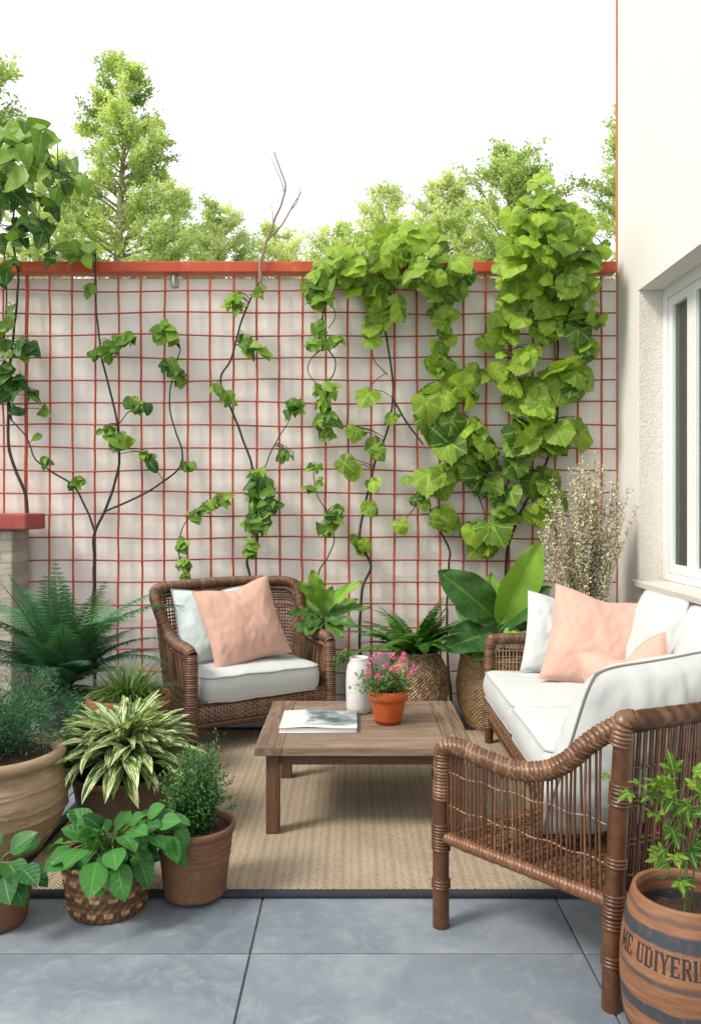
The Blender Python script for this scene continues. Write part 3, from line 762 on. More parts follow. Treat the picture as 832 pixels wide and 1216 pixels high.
# ------------------------------------------------------------------ wicker armchair (far, left)
ANG = R(32.0); O_ = np.array([-.515, 4.70, 0])
ca, sa = math.cos(ANG), math.sin(ANG)
def A(p):
    p = np.asarray(p, float)*[1.05, 1.0, 1.0]
    return np.stack([O_[0]+p[..., 0]*ca-p[..., 1]*sa, O_[1]+p[..., 0]*sa+p[..., 1]*ca, p[..., 2]], -1)
axA = np.array([ca, sa, 0]); ayA = np.array([-sa, ca, 0])
ch = thing('wicker_armchair', 'brown woven wicker armchair in front of the trellis with peach and blue cushions', 'armchair', tuple(O_+[0, .3, RZ]))
half = [(-.425, 0, .555), (-.43, .05, .583), (-.432, .20, .592), (-.437, .33, .625), (-.452, .43, .725), (-.465, .51, .84), (-.43, .555, .882), (-.3, .585, .893), (-.1, .60, .90)]
ridge = cr(half+[(-x, y, z) for x, y, z in half[::-1]], 181)
base = ridge.copy(); base[:, 0] *= .90; base[:, 1] = np.clip(base[:, 1]*.86, .0, .5); base[:, 2] = .17
V_ = np.linspace(0, 1, 22)[None, :, None]
S_ = A(base[:, None]*(1-V_)+ridge[:, None]*V_)
rng = np.random.default_rng(11); g = MB()
rows = np.concatenate([np.arange(0, .44, .026), np.arange(.46, .82, .03), np.arange(.83, 1.0, .022)])
def keep(u, v):
    back = (np.abs(u-.5) < .24)
    if v < .45 or back.all(): return np.ones_like(u, bool)
    if v > .82: return np.ones_like(u, bool)
    return back
weave(g, S_, 132, 0, .0042, .0052, .0055, rows, keep, rng)
build(g, 'woven_shell', M['wicker'], ch)
g = MB(); wrapped(g, A(ridge), .036, .0125, .20, 14, 1.0, ref=(0, 0, 1), flat=1.0); build(g, 'arm_and_back_roll', M['wicker'], ch)
g = MB(); inner = ridge.copy(); inner[:, 2] -= .045; inner[:, 0] *= .95; inner[:, 1] *= .97
wrapped(g, A(inner), .014, .012, .2, 8, 1.0, ref=(0, 0, 1)); build(g, 'roll_binding', M['wicker'], ch)
for sx in (-1, 1):
    g = MB(); wrapped(g, A([(sx*.425, 0, .10), (sx*.425, -.002, .3), (sx*.425, 0, .565)]), .036, .0135, .18, 14, .6); build(g, 'front_post', M['wicker'], ch)
    for x, y, zt in ((sx*.425, 0, .12), (sx*.385, .47, .2)):
        g = MB(); g.tube(A([(x, y, RZ), (x, y, zt*.5), (x, y, zt)]), [.026, .028, .03], 14); build(g, 'leg', M['wicker_red'], ch)
fx = np.linspace(-.40, .40, 60); fz = np.linspace(.165, .285, 8)
P = np.stack(np.broadcast_arrays(fx[:, None], np.full((1, 1), .0), fz[None]), -1)
g = MB(); weave(g, A(P), 46, 10, .0042, .0055, .0055, rng=rng); build(g, 'front_apron', M['wicker'], ch)
g = MB()
for q in ([(-.42, 0, .155), (.42, 0, .155)], [(-.41, 0, .15), (-.38, .47, .15)], [(.41, 0, .15), (.38, .47, .15)], [(-.38, .47, .15), (.38, .47, .15)]): g.tube(A(cr(q, 8)), .018, 10)
build(g, 'base_rail', M['wicker_red'], ch)
g = MB(); q = np.array([(-.39, .01, .262), (.39, .01, .262), (.37, .46, .262), (-.37, .46, .262)]); g.add(A(q), [(0, 1, 2, 3)]); build(g, 'seat_base', M['wicker'], ch, smooth=False)
SEATZ = .27
box_cushion('seat_cushion', 'thick white seat cushion on the far wicker armchair', A((0, .235, .352)), axA, ayA, .755, .50, .145, M['white_fab'], M['pip_white'], seed=1)
lean = np.array([0, 0, 1.0])
pillow('throw_pillow', 'pale blue square cushion behind the peach one in the wicker armchair', A((-.155, .36, .665)), axA, lean*.93+ayA*.30, .50, .47, .16, M['pale_blue'], None, M['pip_white'], 2, chop=.02, wr=.014)
cr_, sr_ = math.cos(R(9)), math.sin(R(9)); U0 = nrm(lean*.92+ayA*.36)
pillow('throw_pillow', 'peach cushion tilted on the armchair seat beside the pale blue one', A((-.03, .235, .685)), axA*cr_+U0*sr_, U0*cr_-axA*sr_, *(.52, .51, .17, M['pink'], None, None, 5), dog=.085, chop=.03, wr=.014)

# ------------------------------------------------------------------ near rattan chair (seen from behind)
B0 = np.array([.72, 2.225, 0]); bx = nrm(np.array([.865, .5, 0])); fy = nrm(np.array([-.5, .865, 0]))
BW = .64
def K(p):
    p = np.asarray(p, float)
    return B0+p[..., 0:1]*bx+p[..., 1:2]*fy+p[..., 2:3]*np.array([0, 0, 1.0])
nc = thing('rattan_armchair', 'reddish brown rattan armchair seen from behind in the right foreground', 'armchair', tuple(B0+bx*.32+fy*.3))
FL = -.15; FD = .59      # front-left foot offset
mir = lambda p: [(BW-x, y, z) for x, y, z in p]
def band(mb, p, d, r, k=3):
    d = nrm(d)
    L = k*.0105; t = np.linspace(-.5, .5, k*6+1)
    mb.tube(np.asarray(p)+d*(t*L)[:, None], r*.985+.0055*np.abs(np.sin(t*k*PI+(0 if k % 2 == 0 else PI/2)))**.5, 16)
for side in (0, 1):
    f = (lambda p: p) if side == 0 else mir
    fp_ = np.array(f([(FL, FD, .0), (FL, FD, .3), (FL+.004, FD-.004, .575)]))
    rp_ = np.array(f([(0, 0, .0), (.005, -.004, .30), (.018, -.03, .79)]))
    z0 = .0105 if False else .0
    leg = MB(); q = cr(fp_, 24); leg.tube(K(q), .0275, 18); o1 = build(leg, 'leg', M['wicker_red'], nc)
    bd = MB()
    for zz_ in (.145, .27, .30, .33):
        bd = MB(); band(bd, K(np.array([fp_[1][0], fp_[1][1], zz_])), (0, 0, 1), .0275); build(bd, 'cane_binding', M['wicker_red'], o1)
    bd = MB(); qq = K(cr(fp_, 24)); wrapped(bd, qq[17:], .031, .011, .14, 14, .3); build(bd, 'cane_binding', M['wicker_gl'], o1)
    leg = MB(); q = cr(rp_, 24); leg.tube(K(q), .0275, 18); o2 = build(leg, 'leg', M['wicker_red'], nc)
    bd = MB()
    qk = K(q)
    for zz_ in (.13, .225, .27, .30, .40, .58, .62):
        bd = MB(); i = int(np.argmin(np.abs(qk[:, 2]-zz_))); band(bd, qk[i], qk[min(i+1, 23)]-qk[max(i-1, 0)], .0275); build(bd, 'cane_binding', M['wicker_red'], o2)
    arm = cr(f([(FL+.004, FD, .575), (FL+.006, FD-.025, .603), (FL+.02, FD-.08, .612), (FL*.75, FD*.75, .600), (FL*.5, FD*.5, .590), (FL*.28, FD*.28, .632), (FL*.10, FD*.10-.005, .735), (.018, -.03, .80)]), 90)
    g = MB(); wrapped(g, K(arm), .031, .0165, .24, 20, 3.6, ref=(0, 0, 1)); build(g, 'arm_rail', M['wicker_gl'], nc)
    lo = cr(f([(FL, FD, .302), (0, 0, .296)]), 40)
    g = MB(); wrapped(g, K(lo), .021, .013, .09, 16, 2.6, ref=(0, 0, 1)); build(g, 'side_rail', M['wicker_red'], nc)
    # spindles between rail and arm
    g = MB(); n = 38; rng = np.random.default_rng(40+side)
    for i in range(1, n):
        t = i/n; a0 = lo[int(t*39)]
        # arm point over the same plan position
        k_ = int(np.argmin(np.linalg.norm(arm[:, :2]-a0[:2], axis=1))); a1 = arm[k_]
        mid = (a0+a1)/2+rng.normal(size=3)*.0025
        g.tube(K(cr([a0, mid, a1], 8)), .0041, 6, t=rng.random()*.5, caps=False)
    for z_ in (.405, .515):
        h_ = np.array([lo[j]+[0, 0, z_-.30] for j in range(1, 39)]); h_[:, 2] += .004*np.sin(np.arange(38)*.8)
        g.tube(K(h_), .0026, 5, ref=(0, 0, 1), t=.8, caps=False)
    build(g, 'arm_spindles', M['wicker_gl'], nc)
# back
tp = cr([(.018, -.03, .795), (.06, -.045, .803), (BW/2, -.06, .80), (BW-.06, -.045, .803), (BW-.018, -.03, .795)], 80)
g = MB(); wrapped(g, K(tp), .030, .05, .07, 16, .5, ref=(0, 0, 1)); build(g, 'top_rail', M['wicker_gl'], nc)
i0 = K(np.array((.018, -.03, .785)))
wrapped(g, K(cr([(.012, -.018, .74), (.018, -.03, .80), (.04, -.038, .803)], 16)), .035, .012, .16, 14, .5); build(g, 'corner_binding', M['wicker_gl'], nc)
bt = cr([(0, 0, .296), (BW, 0, .296)], 40)
g = MB(); wrapped(g, K(bt), .021, .021, .10, 14, 1.5, ref=(0, 0, 1)); build(g, 'rear_rail', M['wicker_red'], nc)
g = MB(); ft = cr(([(FL, FD, .302), (BW-FL, FD, .302)]), 40); wrapped(g, K(ft), .021, .021, .10, 14, 1.5, ref=(0, 0, 1)); build(g, 'front_rail', M['wicker_red'], nc)
g = MB(); rng = np.random.default_rng(44); n = 52
for i in range(1, n):
    t = i/n; a1 = tp[int(t*79)]; a0 = np.array([BW*t-.0, 0, .30]); a0[0] = BW*max(0, min(1, t+.02))
    mid = (a0+a1)/2+rng.normal(size=3)*.002+[0, -.004, 0]
    g.tube(K(cr([a0, mid, a1], 9)), .0042, 6, t=rng.random()*.6, caps=False)
build(g, 'back_spindles', M['wicker_gl'], nc)
g = MB()
for z_ in (.36, .45, .465, .56, .575, .67):
    k_ = (z_-.30)/.50; x = np.linspace(0.0, BW, 40)
    off = .006*np.where(np.arange(40) % 2, 1, -1)
    h_ = np.stack([x, -.045*k_+off-.004, np.full(40, z_)+.002*np.sin(x*30)], 1); g.tube(K(h_), .0045, 6, ref=(0, 0, 1), t=.3, caps=False)
build(g, 'back_cross_canes', M['wicker_gl'], nc)
g = MB(); rng = np.random.default_rng(45)
n = 44
for i in range(n):
    t = (i+.5)/n; x0 = FL*t; x = np.linspace(x0, BW-x0, 24)
    g.tube(K(np.stack([x, np.full(24, FD*t), .312+.003*np.where((np.arange(24)+i) % 2, 1, -1)], 1)), .0062, 5, ref=(0, 0, 1), t=rng.random(), caps=False)
for k_ in np.linspace(.02, .98, 13):
    t = np.linspace(0.01, .99, 24); x = FL*t+(BW-2*FL*t)*k_
    g.tube(K(np.stack([x, FD*t, np.full(24, .31)], 1)), .0045, 5, ref=(0, 0, 1), t=.2, caps=False)
build(g, 'woven_seat', M['wicker_gl'], nc)
# its back cushion
Cc = K(np.array([.385, .245, .632]))
pillow('back_cushion', 'large white piped cushion leaning inside the foreground rattan armchair', Cc, bx*.995+np.array([0, 0, .02]), np.array([0, 0, 1.0])*.96-fy*.27+bx*.10, .64, .58, .32, M['white_back'], None, M['piping'], 9, dog=.035, chop=.0, wr=.020, skew=.15, rnd=.07)

# ------------------------------------------------------------------ sofa
sf = thing('wicker_sofa', 'brown wicker sofa with white cushions along the house wall', 'sofa', (1.25, 3.95, RZ))
sx0, sx1, sy0, sy1 = .80, 1.74, 3.14, 4.73
rng = np.random.default_rng(61)
arm = [(sx0, .0), (sx1-.12, 0)]
P3 = lambda x, y, z: np.array([x, y, z])
# far arm
g = MB(); wrapped(g, cr([P3(sx0, sy1-.045, .10), P3(sx0, sy1-.045, .30), P3(sx0, sy1-.045, .575)], 20), .032, .0135, .18, 14, .6); build(g, 'arm_post', M['wicker'], sf)
top_ = cr([P3(sx0, sy1-.045, .565), P3(sx0+.012, sy1-.045, .605), P3(sx0+.05, sy1-.045, .618), P3(1.2, sy1-.045, .622), P3(sx1-.05, sy1-.045, .63)], 50)
g = MB(); wrapped(g, top_, .034, .0125, .2, 14, 1.0, ref=(0, 0, 1)); build(g, 'arm_roll', M['wicker'], sf)
x = np.linspace(sx0+.02, sx1-.05, 40); z = np.linspace(.17, .60, 20)
P = np.stack(np.broadcast_arrays(x[:, None], np.full((1, 1), sy1-.045), z[None]), -1)
g = MB(); weave(g, P, 44, 0, .004, .0045, .0045, np.array(list(np.arange(0, .36, .04))+[.48, .60, .72, .80, .88, .95]), None, rng); build(g, 'arm_panel', M['wicker_lt'], sf)
# front apron, rails
y = np.linspace(sy0, sy1-.05, 60); z = np.linspace(.155, .285, 8)
P = np.stack(np.broadcast_arrays(np.full((1, 1), sx0), y[:, None], z[None]), -1)
g = MB(); weave(g, P, 80, 10, .0045, .006, .006, rng=rng); build(g, 'front_apron', M['wicker'], sf)
g = MB()
for yy_ in (sy0,):
    P = np.stack(np.broadcast_arrays(np.linspace(sx0, sx1, 40)[:, None], np.full((1, 1), yy_), z[None]), -1); weave(g, P, 50, 10, .0045, .006, .006, rng=rng)
build(g, 'end_panel', M['wicker'], sf)
g = MB()
for q in ((P3(sx0, sy0, .15), P3(sx0, sy1-.04, .15)), (P3(sx1, sy0, .15), P3(sx1, sy1-.04, .15)), (P3(sx0, sy0, .15), P3(sx1, sy0, .15)), (P3(sx0, sy0, .285), P3(sx0, sy1-.05, .285)), (P3(sx0, sy0, .285), P3(sx1, sy0, .285))): g.tube(cr(q, 10), .015, 10)
build(g, 'base_rail', M['wicker_red'], sf)
for lx, ly in ((sx0, sy1-.045), (sx1-.03, sy1-.045), (sx0+.01, sy0+.01), (sx1-.03, sy0+.01)):
    g = MB(); zb = RZ if lx < 1.0 else 0.0
    g.tube([(lx, ly, zb), (lx, ly, .08), (lx, ly, .16)], [.024, .026, .028], 14); build(g, 'leg', M['wicker_red'], sf)
g = MB(); g.box(sx0+.02, sx1, sy0+.01, sy1-.05, .24, .275); build(g, 'seat_base', M['wicker'], sf, smooth=False)
y = np.linspace(sy0, sy1-.03, 60); z = np.linspace(.17, .76, 20)
P = np.stack(np.broadcast_arrays(1.66+.08*(z[None]-.17)/.6, y[:, None], z[None]), -1)
g = MB(); weave(g, P, 80, 34, .0045, .006, .006, rng=rng); build(g, 'back_panel', M['wicker'], sf)
g = MB(); wrapped(g, cr([P3(sx1, sy0, .77), P3(sx1, sy1-.04, .77)], 20), .032, .0135, .2, 14, 1.0, ref=(0, 0, 1)); build(g, 'back_roll', M['wicker'], sf)
EX = np.array([1.0, 0, 0]); EYv = np.array([0, 1.0, 0])
box_cushion('seat_cushion', 'white seat cushion at the far end of the sofa beside its arm', (1.185, 4.245, .362), EX, EYv, .83, .80, .145, M['white_fab'], M['pip_white'], seed=3, rad=.05)
box_cushion('seat_cushion', 'white seat cushion at the near end of the sofa', (1.175, 3.475, .365), EX, EYv, .83, .70, .145, M['white_fab'], M['pip_white'], seed=4, rad=.05)
UPL = np.array([.30, 0, .95])
pillow('back_cushion', 'white back cushion at the far end of the sofa under the window', (1.545, 4.13, .705), -EYv, UPL, .60, .50, .20, M['white_fab'], None, M['pip_white'], 12, dog=.03, rnd=.06, wr=.015)
pillow('back_cushion', 'white back cushion at the near end of the sofa by the window', (1.535, 3.52, .70), -EYv, UPL, .58, .49, .20, M['white_fab'], None, M['pip_white'], 13, dog=.03, rnd=.06, wr=.015)
pillow('throw_pillow', 'white cushion against the far sofa arm behind the peach one', (1.20, 4.52, .66), EX*.97+EYv*-.05+np.array([0, 0, -.15]), np.array([.30, .30, .90]), .46, .46, .15, M['white_fab'], None, None, 15, chop=.02, wr=.013)
pillow('throw_pillow', 'large peach cushion standing upright on the far sofa seat', (1.31, 4.26, .675), nrm(np.array([.93, -.20, -.19])), np.array([.46, .32, .84]), .54, .54, .18, M['pink'], None, None, 16, dog=.08, chop=.025, wr=.013)
pillow('throw_pillow', 'smaller peach cushion slumped on the near sofa seat', (1.25, 3.62, .60), nrm(np.array([.80, -.45, .30])), np.array([-.25, .45, .86]), .42, .36, .15, M['pink'], None, M['pink'], 17, dog=.08, chop=.07, wr=.018)

# ------------------------------------------------------------------ plants in pots
def frond_pts(base, az, L, e0, e1, n=34, side=0.0):
    e = np.linspace(e0, e1, n); a = az+np.linspace(0, side, n)
    st = L/(n-1)
    d = np.stack([np.cos(a)*np.cos(e), np.sin(a)*np.cos(e), np.sin(e)], 1)
    return np.asarray(base)+np.concatenate([[[0, 0, 0]], np.cumsum(d[:-1]*st, 0)]), d
def fern(g, base, specs, pin, rng, bip=False, tint=(.0, 1.0), width=.24, start=.12):
    for az, L, e0, e1 in specs:
        P, D = frond_pts(base, az, L, e0, e1, pin, rng.normal()*.15)
        g.tube(P, np.linspace(.0032, .0008, len(P)), 4, t=.2, caps=False)
        n = len(P); t = np.linspace(0, 1, n)
        ln = L*width*np.clip((t-start)*7+.25, 0, 1)*(1-t**1.7)**.8*np.where(t > start, 1, 0)
        up = np.array([0, 0, 1.0]); sd = nrm(np.cross(D, up)); nn = np.cross(sd, D)
        tn = rng.uniform(*tint)
        for s in (1, -1):
            ok = ln > .004
            dirs = nrm(sd*s+D*.42+nn*.05+rng.normal(size=(n, 3))*.06-up*.12)
            if not bip:
                leaves(g, [PIN], P[ok], dirs[ok], nn[ok], ln[ok], np.clip(tn+rng.normal(size=ok.sum())*.12, 0, 1), rng)
            else:
                m = 9
                for k_ in np.linspace(.08, .97, m):
                    q = P[ok]+dirs[ok]*(ln[ok]*k_)[:, None]-up*(ln[ok]*k_*k_*.15)[:, None]
                    sub = ln[ok]*.20*(1-k_**1.5)+.003
                    for s2 in (1, -1):
                        dd = nrm(dirs[ok]*.5+s2*nrm(np.cross(dirs[ok], nn[ok])))
                        leaves(g, T_MI, q, dd, nn[ok], sub, np.clip(tn+rng.normal(size=ok.sum())*.1, 0, 1), rng, 1.0)
PIN = strip(lambda y: .14*math.sin(PI*min(.999, y*.8+.18))**.7+.002, 4, 3, .35, .2)
up3 = np.array([0, 0, 1.0])

# dark fern at the back left
c = np.array([-1.66, 4.62, 0.0])
ft_ = thing('potted_fern', 'big dark green fern in a charcoal pot beside the stone pillar', 'potted plant', tuple(c), 'ferns')
g = MB(); g.lathe(pot_profile(.165, .12, .33, .03), c, 40); build(g, 'pot', M['dark_pot'], ft_)
g = MB(); g.disc(c+[0, 0, .30], .145, 30, 5, .005); build(g, 'soil', M['soil'], ft_)
rng = np.random.default_rng(70); specs = []
for i in range(20):
    a = rng.uniform(0, 2*PI); e = rng.uniform(.85, 1.45)
    specs.append((a, rng.uniform(.5, .80), e, e-rng.uniform(.8, 1.5)))
for i in range(8):
    specs.append((-PI/2+rng.normal()*1.1, rng.uniform(.6, .85), rng.uniform(1.2, 1.5), rng.uniform(-.1, .9)))
specs += [(.25, .95, 1.4, -.25), (-.55, .9, 1.35, -.1), (PI-.3, .95, 1.4, -.25), (PI+.5, .9, 1.35, -.1), (.6, .9, 1.35, .1), (PI-.7, .9, 1.35, .1), (-.15, .75, 1.0, -.5), (PI+.1, .8, 1.0, -.5), (-PI/2, .80, 1.50, 1.25), (0.1, .72, 1.1, -.15), (PI-.1, .75, 1.05, -.2), (-.5, .66, .9, -.5), (PI+.4, .72, .95, -.45), (-1.2, .7, 1.25, .3), (-1.9, .68, 1.2, .2), (-.2, .5, .5, -1), (PI+.2, .5, .5, -1), (-1, .45, .5, -1.1), (-2.2, .45, .5, -1.1)]
g = MB(); fern(g, c+[0, 0, .31], specs, 30, rng, True, (.05, 1.0), .24, .14); build(g, 'fronds', GREEN_FERN, ft_)

# asparagus plant in the big urn
c = np.array([-1.43, 3.22, 0])
ur = thing('clay_urn', 'big ribbed sandy clay urn with a feathery asparagus fern at the left edge', 'potted plant', tuple(c))
def urn_r(z):
    return float(np.interp(z, [0, .03, .10, .18, .25, .31, .345, .36], [.17, .185, .232, .272, .280, .266, .238, .228]))
zz = np.linspace(0, .36, 60); prof = [(0, 0)]+[(urn_r(z), z) for z in zz]
prof += [(.232, .365), (.250, .372), (.262, .384), (.266, .398), (.262, .412), (.250, .420), (.235, .418), (.222, .408), (.214, .39), (.21, .36), (.205, .33)]
def urn_mod(a, z, r):
    rid = sum(np.exp(-((z-z0-.012*np.sin(a*1.0+p)-.006*np.sin(3*a+p))/.0045)**2)*.006 for z0, p in ((.10, .5), (.17, 1.9), (.235, .2), (.285, 2.6), (.315, 1.1)))
    return np.where(z < .35, rid+.003*np.sin(a*2+z*18), .0015*np.sin(a*5))
g = MB(); g.lathe(prof, c, 96, urn_mod); build(g, 'urn_body', M['urn'], ur)
g = MB(); g.disc(c+[0, 0, .385], .213, 40, 8, .006); build(g, 'soil', M['soil'], ur)
rng = np.random.default_rng(71); g = MB()
for i in range(64):
    az = rng.uniform(0, 2*PI); e = rng.uniform(.7, 1.5); L = rng.uniform(.24, .42)
    P, D = frond_pts(c+[-.06+.05*math.cos(az), .05*math.sin(az)+.06, .385], az, L, e, e-rng.uniform(.5, 1.4), 26, rng.normal()*.3)
    g.tube(P, np.linspace(.0022, .0007, 26), 4, t=.3, caps=False)
    m = 260; k_ = rng.integers(4, 26, m); sp = .055*np.sin(PI*np.clip(k_/26, .1, .97))
    q = P[k_]+rng.normal(size=(m, 3))*sp[:, None]*[1, 1, .55]
    leaves(g, T_NE, q, nrm(q-P[k_])+D[k_]*.7, rng.normal(size=(m, 3)), rng.uniform(.012, .026, m), rng.uniform(0, 1, m), rng, .6)
build(g, 'foliage', GREEN_ASP, ur)

# variegated plant
c = np.array([-.985, 3.46, 0])
vp = thing('variegated_plant', 'bushy cream striped leafy plant in a plain dark brown pot', 'potted plant', tuple(c))
g = MB(); g.lathe(pot_profile(.222, .175, .262, .03, .008), c, 64); build(g, 'pot', M['brown_pot'], vp)
g = MB(); g.disc(c+[0, 0, .235], .205, 40, 6, .004); build(g, 'soil', M['soil'], vp)
rng = np.random.default_rng(72); g = MB(); gs = MB()
for i in range(300):
    az = rng.uniform(0, 2*PI); k_ = rng.random()
    e = .22+.80*k_+rng.normal()*.1; L = rng.uniform(.20, .31)*(1-.30*k_)
    r0 = rng.uniform(.02, .17)*(1-.55*k_)
    p0 = c+[math.cos(az)*r0, math.sin(az)*r0, .285+.11*k_+rng.uniform(0, .04)]
    az2 = az+rng.normal()*.35
    d = np.array([math.cos(az2)*math.cos(e), math.sin(az2)*math.cos(e), math.sin(e)])
    leaves(g, T_HO, p0, d, up3*1.0+np.array([math.cos(az2), math.sin(az2), 0])*-.1+rng.normal(size=3)*.2, L, rng.random(), rng)
    if i % 3 == 0: gs.tube(cr([c+[math.cos(az)*.04, math.sin(az)*.04, .23], p0], 4), .003, 5, caps=False)
build(gs, 'stems', M['stem_gr'], vp); build(g, 'foliage', VARIEG, vp)

# grassy plant in small pot behind it
c = np.array([-1.15, 4.12, 0])
gp = thing('grass_plant', 'fine grassy plant in a wide terracotta pot behind the striped plant', 'potted plant', tuple(c))
g = MB(); g.lathe(pot_profile(.212, .16, .43, .055, .01), c, 56); build(g, 'pot', M['terra_mid'], gp)
g = MB(); g.disc(c+[0, 0, .40], .195, 40, 6, .004); build(g, 'soil', M['soil'], gp)
rng = np.random.default_rng(73); g = MB(); n = 420
az = rng.uniform(0, 2*PI, n); e = rng.uniform(.55, 1.45, n); r0 = rng.uniform(0, .10, n)
leaves(g, T_BL, c+np.stack([np.cos(az)*r0, np.sin(az)*r0, np.full(n, .40)], 1), np.stack([np.cos(az)*np.cos(e), np.sin(az)*np.cos(e), np.sin(e)], 1), up3+np.stack([-np.cos(az), -np.sin(az), 0*az], 1)*.3, rng.uniform(.14, .25, n), rng.random(n), rng, 1.2)
build(g, 'blades', GREEN_GRASS, gp)

# relief pot with small shrub
c = np.array([-.562, 2.87, RZ+.005])
sp_ = thing('potted_shrub', 'small upright fine leaved shrub in a terracotta pot with a relief band', 'potted plant', tuple(c))
prof = pot_profile(.142, .110, .25, .03, .010); q = []
for (r_, z_) in prof: q.append((r_, z_))
zz = np.linspace(.02, .215, 60); body = [(0, 0), (.106, 0), (.111, .008)]+[(.111+.021*(z-.02)/.2, z) for z in zz]+[(.136, .222), (.143, .226), (.145, .236), (.143, .247), (.137, .25), (.128, .247), (.125, .21), (.124, .18)]
def rel(a, z, r):
    b_ = np.where((z > .165) & (z < .198), .0035*np.sin(a*26+np.sin(z*220)*2)*np.sin((z-.165)/.033*PI*2)+.0015*np.sin(a*61), 0)
    ring = .0032*sum(np.exp(-((z-z0)/.003)**2) for z0 in (.158, .204, .135))
    return np.where(z < .215, b_+ring, 0)
g = MB(); g.lathe(body, c, 180, rel); build(g, 'pot', M['terra'], sp_)
g = MB(); g.disc(c+[0, 0, .222], .126, 40, 6, .005); build(g, 'soil', M['soil'], sp_)
rng = np.random.default_rng(74); g = MB(); gs = MB()
for i in range(60):
    az = rng.uniform(0, 2*PI); e = rng.uniform(1.2, 1.56); L = rng.uniform(.15, .33)*(1 if e > 1.38 else .75)
    P, D = frond_pts(c+[.04*math.cos(az)-.005, .04*math.sin(az), .22], az, L, e, e+rng.uniform(-.4, .25), 22)
    gs.tube(P, np.linspace(.002, .0008, 22), 4, caps=False)
    m = 100; k_ = rng.integers(1, 22, m)
    q = P[k_]+rng.normal(size=(m, 3))*.011
    leaves(g, T_MI, q, nrm(q-P[k_])+D[k_]*.5, D[k_]+rng.normal(size=(m, 3))*.5, rng.uniform(.009, .017, m), np.clip(rng.random(m)*.8+k_/22*.2, 0, 1), rng)
for s_, dz in ((1, .12), (1, .08)):
    P, D = frond_pts(c+[.02, -.03, .20+dz], -.2, .13, .3, .35, 14); gs.tube(P, .0012, 4, caps=False); m = 50; k_ = rng.integers(3, 14, m)
    leaves(g, T_MI, P[k_]+rng.normal(size=(m, 3))*.006, rng.normal(size=(m, 3))+D[k_], rng.normal(size=(m, 3)), .012, rng.random(m), rng)
build(gs, 'stems', M['stem_dk'], sp_); build(g, 'foliage', GREEN_SHRUB, sp_)

# chequered basket
def woven_pot(g, c, rfun, h, rows, stakes, amp, checker=None, segs=None, rim=.012):
    segs = segs or stakes*4
    z = np.linspace(0, h, rows*4+1)
    prof = [(rfun(k), k) for k in z]
    def mod(a, zz, r):
        row = np.floor(np.clip(zz/h, 0, .9999)*rows); ph = zz/h*rows-row
        return amp*np.cos(a*stakes/2*1.0+PI*row)*np.sin(PI*np.clip(ph, 0, 1))**.6+amp*.5*np.sin(PI*np.clip(ph, 0, 1))
    def lcf(a, zz, j):
        row = np.floor(np.clip(zz/h, 0, .9999)*rows)
        if checker: return checker(a, row)
        return .5+.5*np.sin(row*5.3+np.floor(a*stakes/(2*PI))*2.1)
    g.lathe(prof, c, segs, mod, lcf)
    inn = [(rfun(h)-.002, h), (rfun(h)-.014, h-.005), (rfun(h*.8)-.016, h*.8), (rfun(h*.5)-.02, h*.5)]
    g.lathe(inn, c, 48)
c = np.array([-.850, 2.79, 0])
bk = thing('potted_herb', 'broad leafed green plant in a chequered woven chip basket', 'potted plant', tuple(c))
def chk(a, row):
    q = np.floor(a*26/(2*PI))
    dk = np.where(np.isin(row, (1, 3, 5)), .15, .45)
    return np.where((np.isin(row, (0, 2, 4))), np.where((q+row) % 2 == 0, 1.0, .12), dk)+.0
g = MB(); rb = lambda z: .126+.030*(z/.185)**.8
woven_pot(g, c, rb, .185, 10, 60, .0028, lambda a, r_: np.where(np.isin(r_, (1, 4, 7)), np.where(np.floor(a*30/(2*PI)+.5*(r_ % 2)) % 2 == 0, .95, .12), np.where(r_ % 3 == 2, .42, .12)), 360)
build(g, 'basket', M['basket_check'], bk)
g = MB(); an = np.linspace(0, 2*PI, 90); wrapped(g, c+np.stack([.158*np.cos(an), .158*np.sin(an), np.full(90, .186)], 1), .009, .010, .2, 8, 1, ref=(0, 0, 1)); build(g, 'rim_braid', M['basket_check'], bk)
g = MB(); g.disc(c+[0, 0, .16], .14, 40, 6, .004); build(g, 'soil', M['soil'], bk)
rng = np.random.default_rng(75); g = MB(); gs = MB()
def leafspray(g, gs, base, items, T, rng, tint=(.2, .9)):
    for tip, sz, fac in items:
        tip = np.asarray(tip); d = tip-base; d[2] *= .3
        d = nrm(d); hh = tip.copy()
        pth = cr([base, (base+hh)/2+[0, 0, .03], hh], 8); gs.tube(pth, .0025, 5, caps=False)
        leaves(g, T, hh, nrm(d+[0, -.15, fac]), np.array([0, -.45, 1.0])+rng.normal(size=3)*.25, sz, rng.uniform(*tint), rng)
cb = c+[0, 0, .17]
its = []
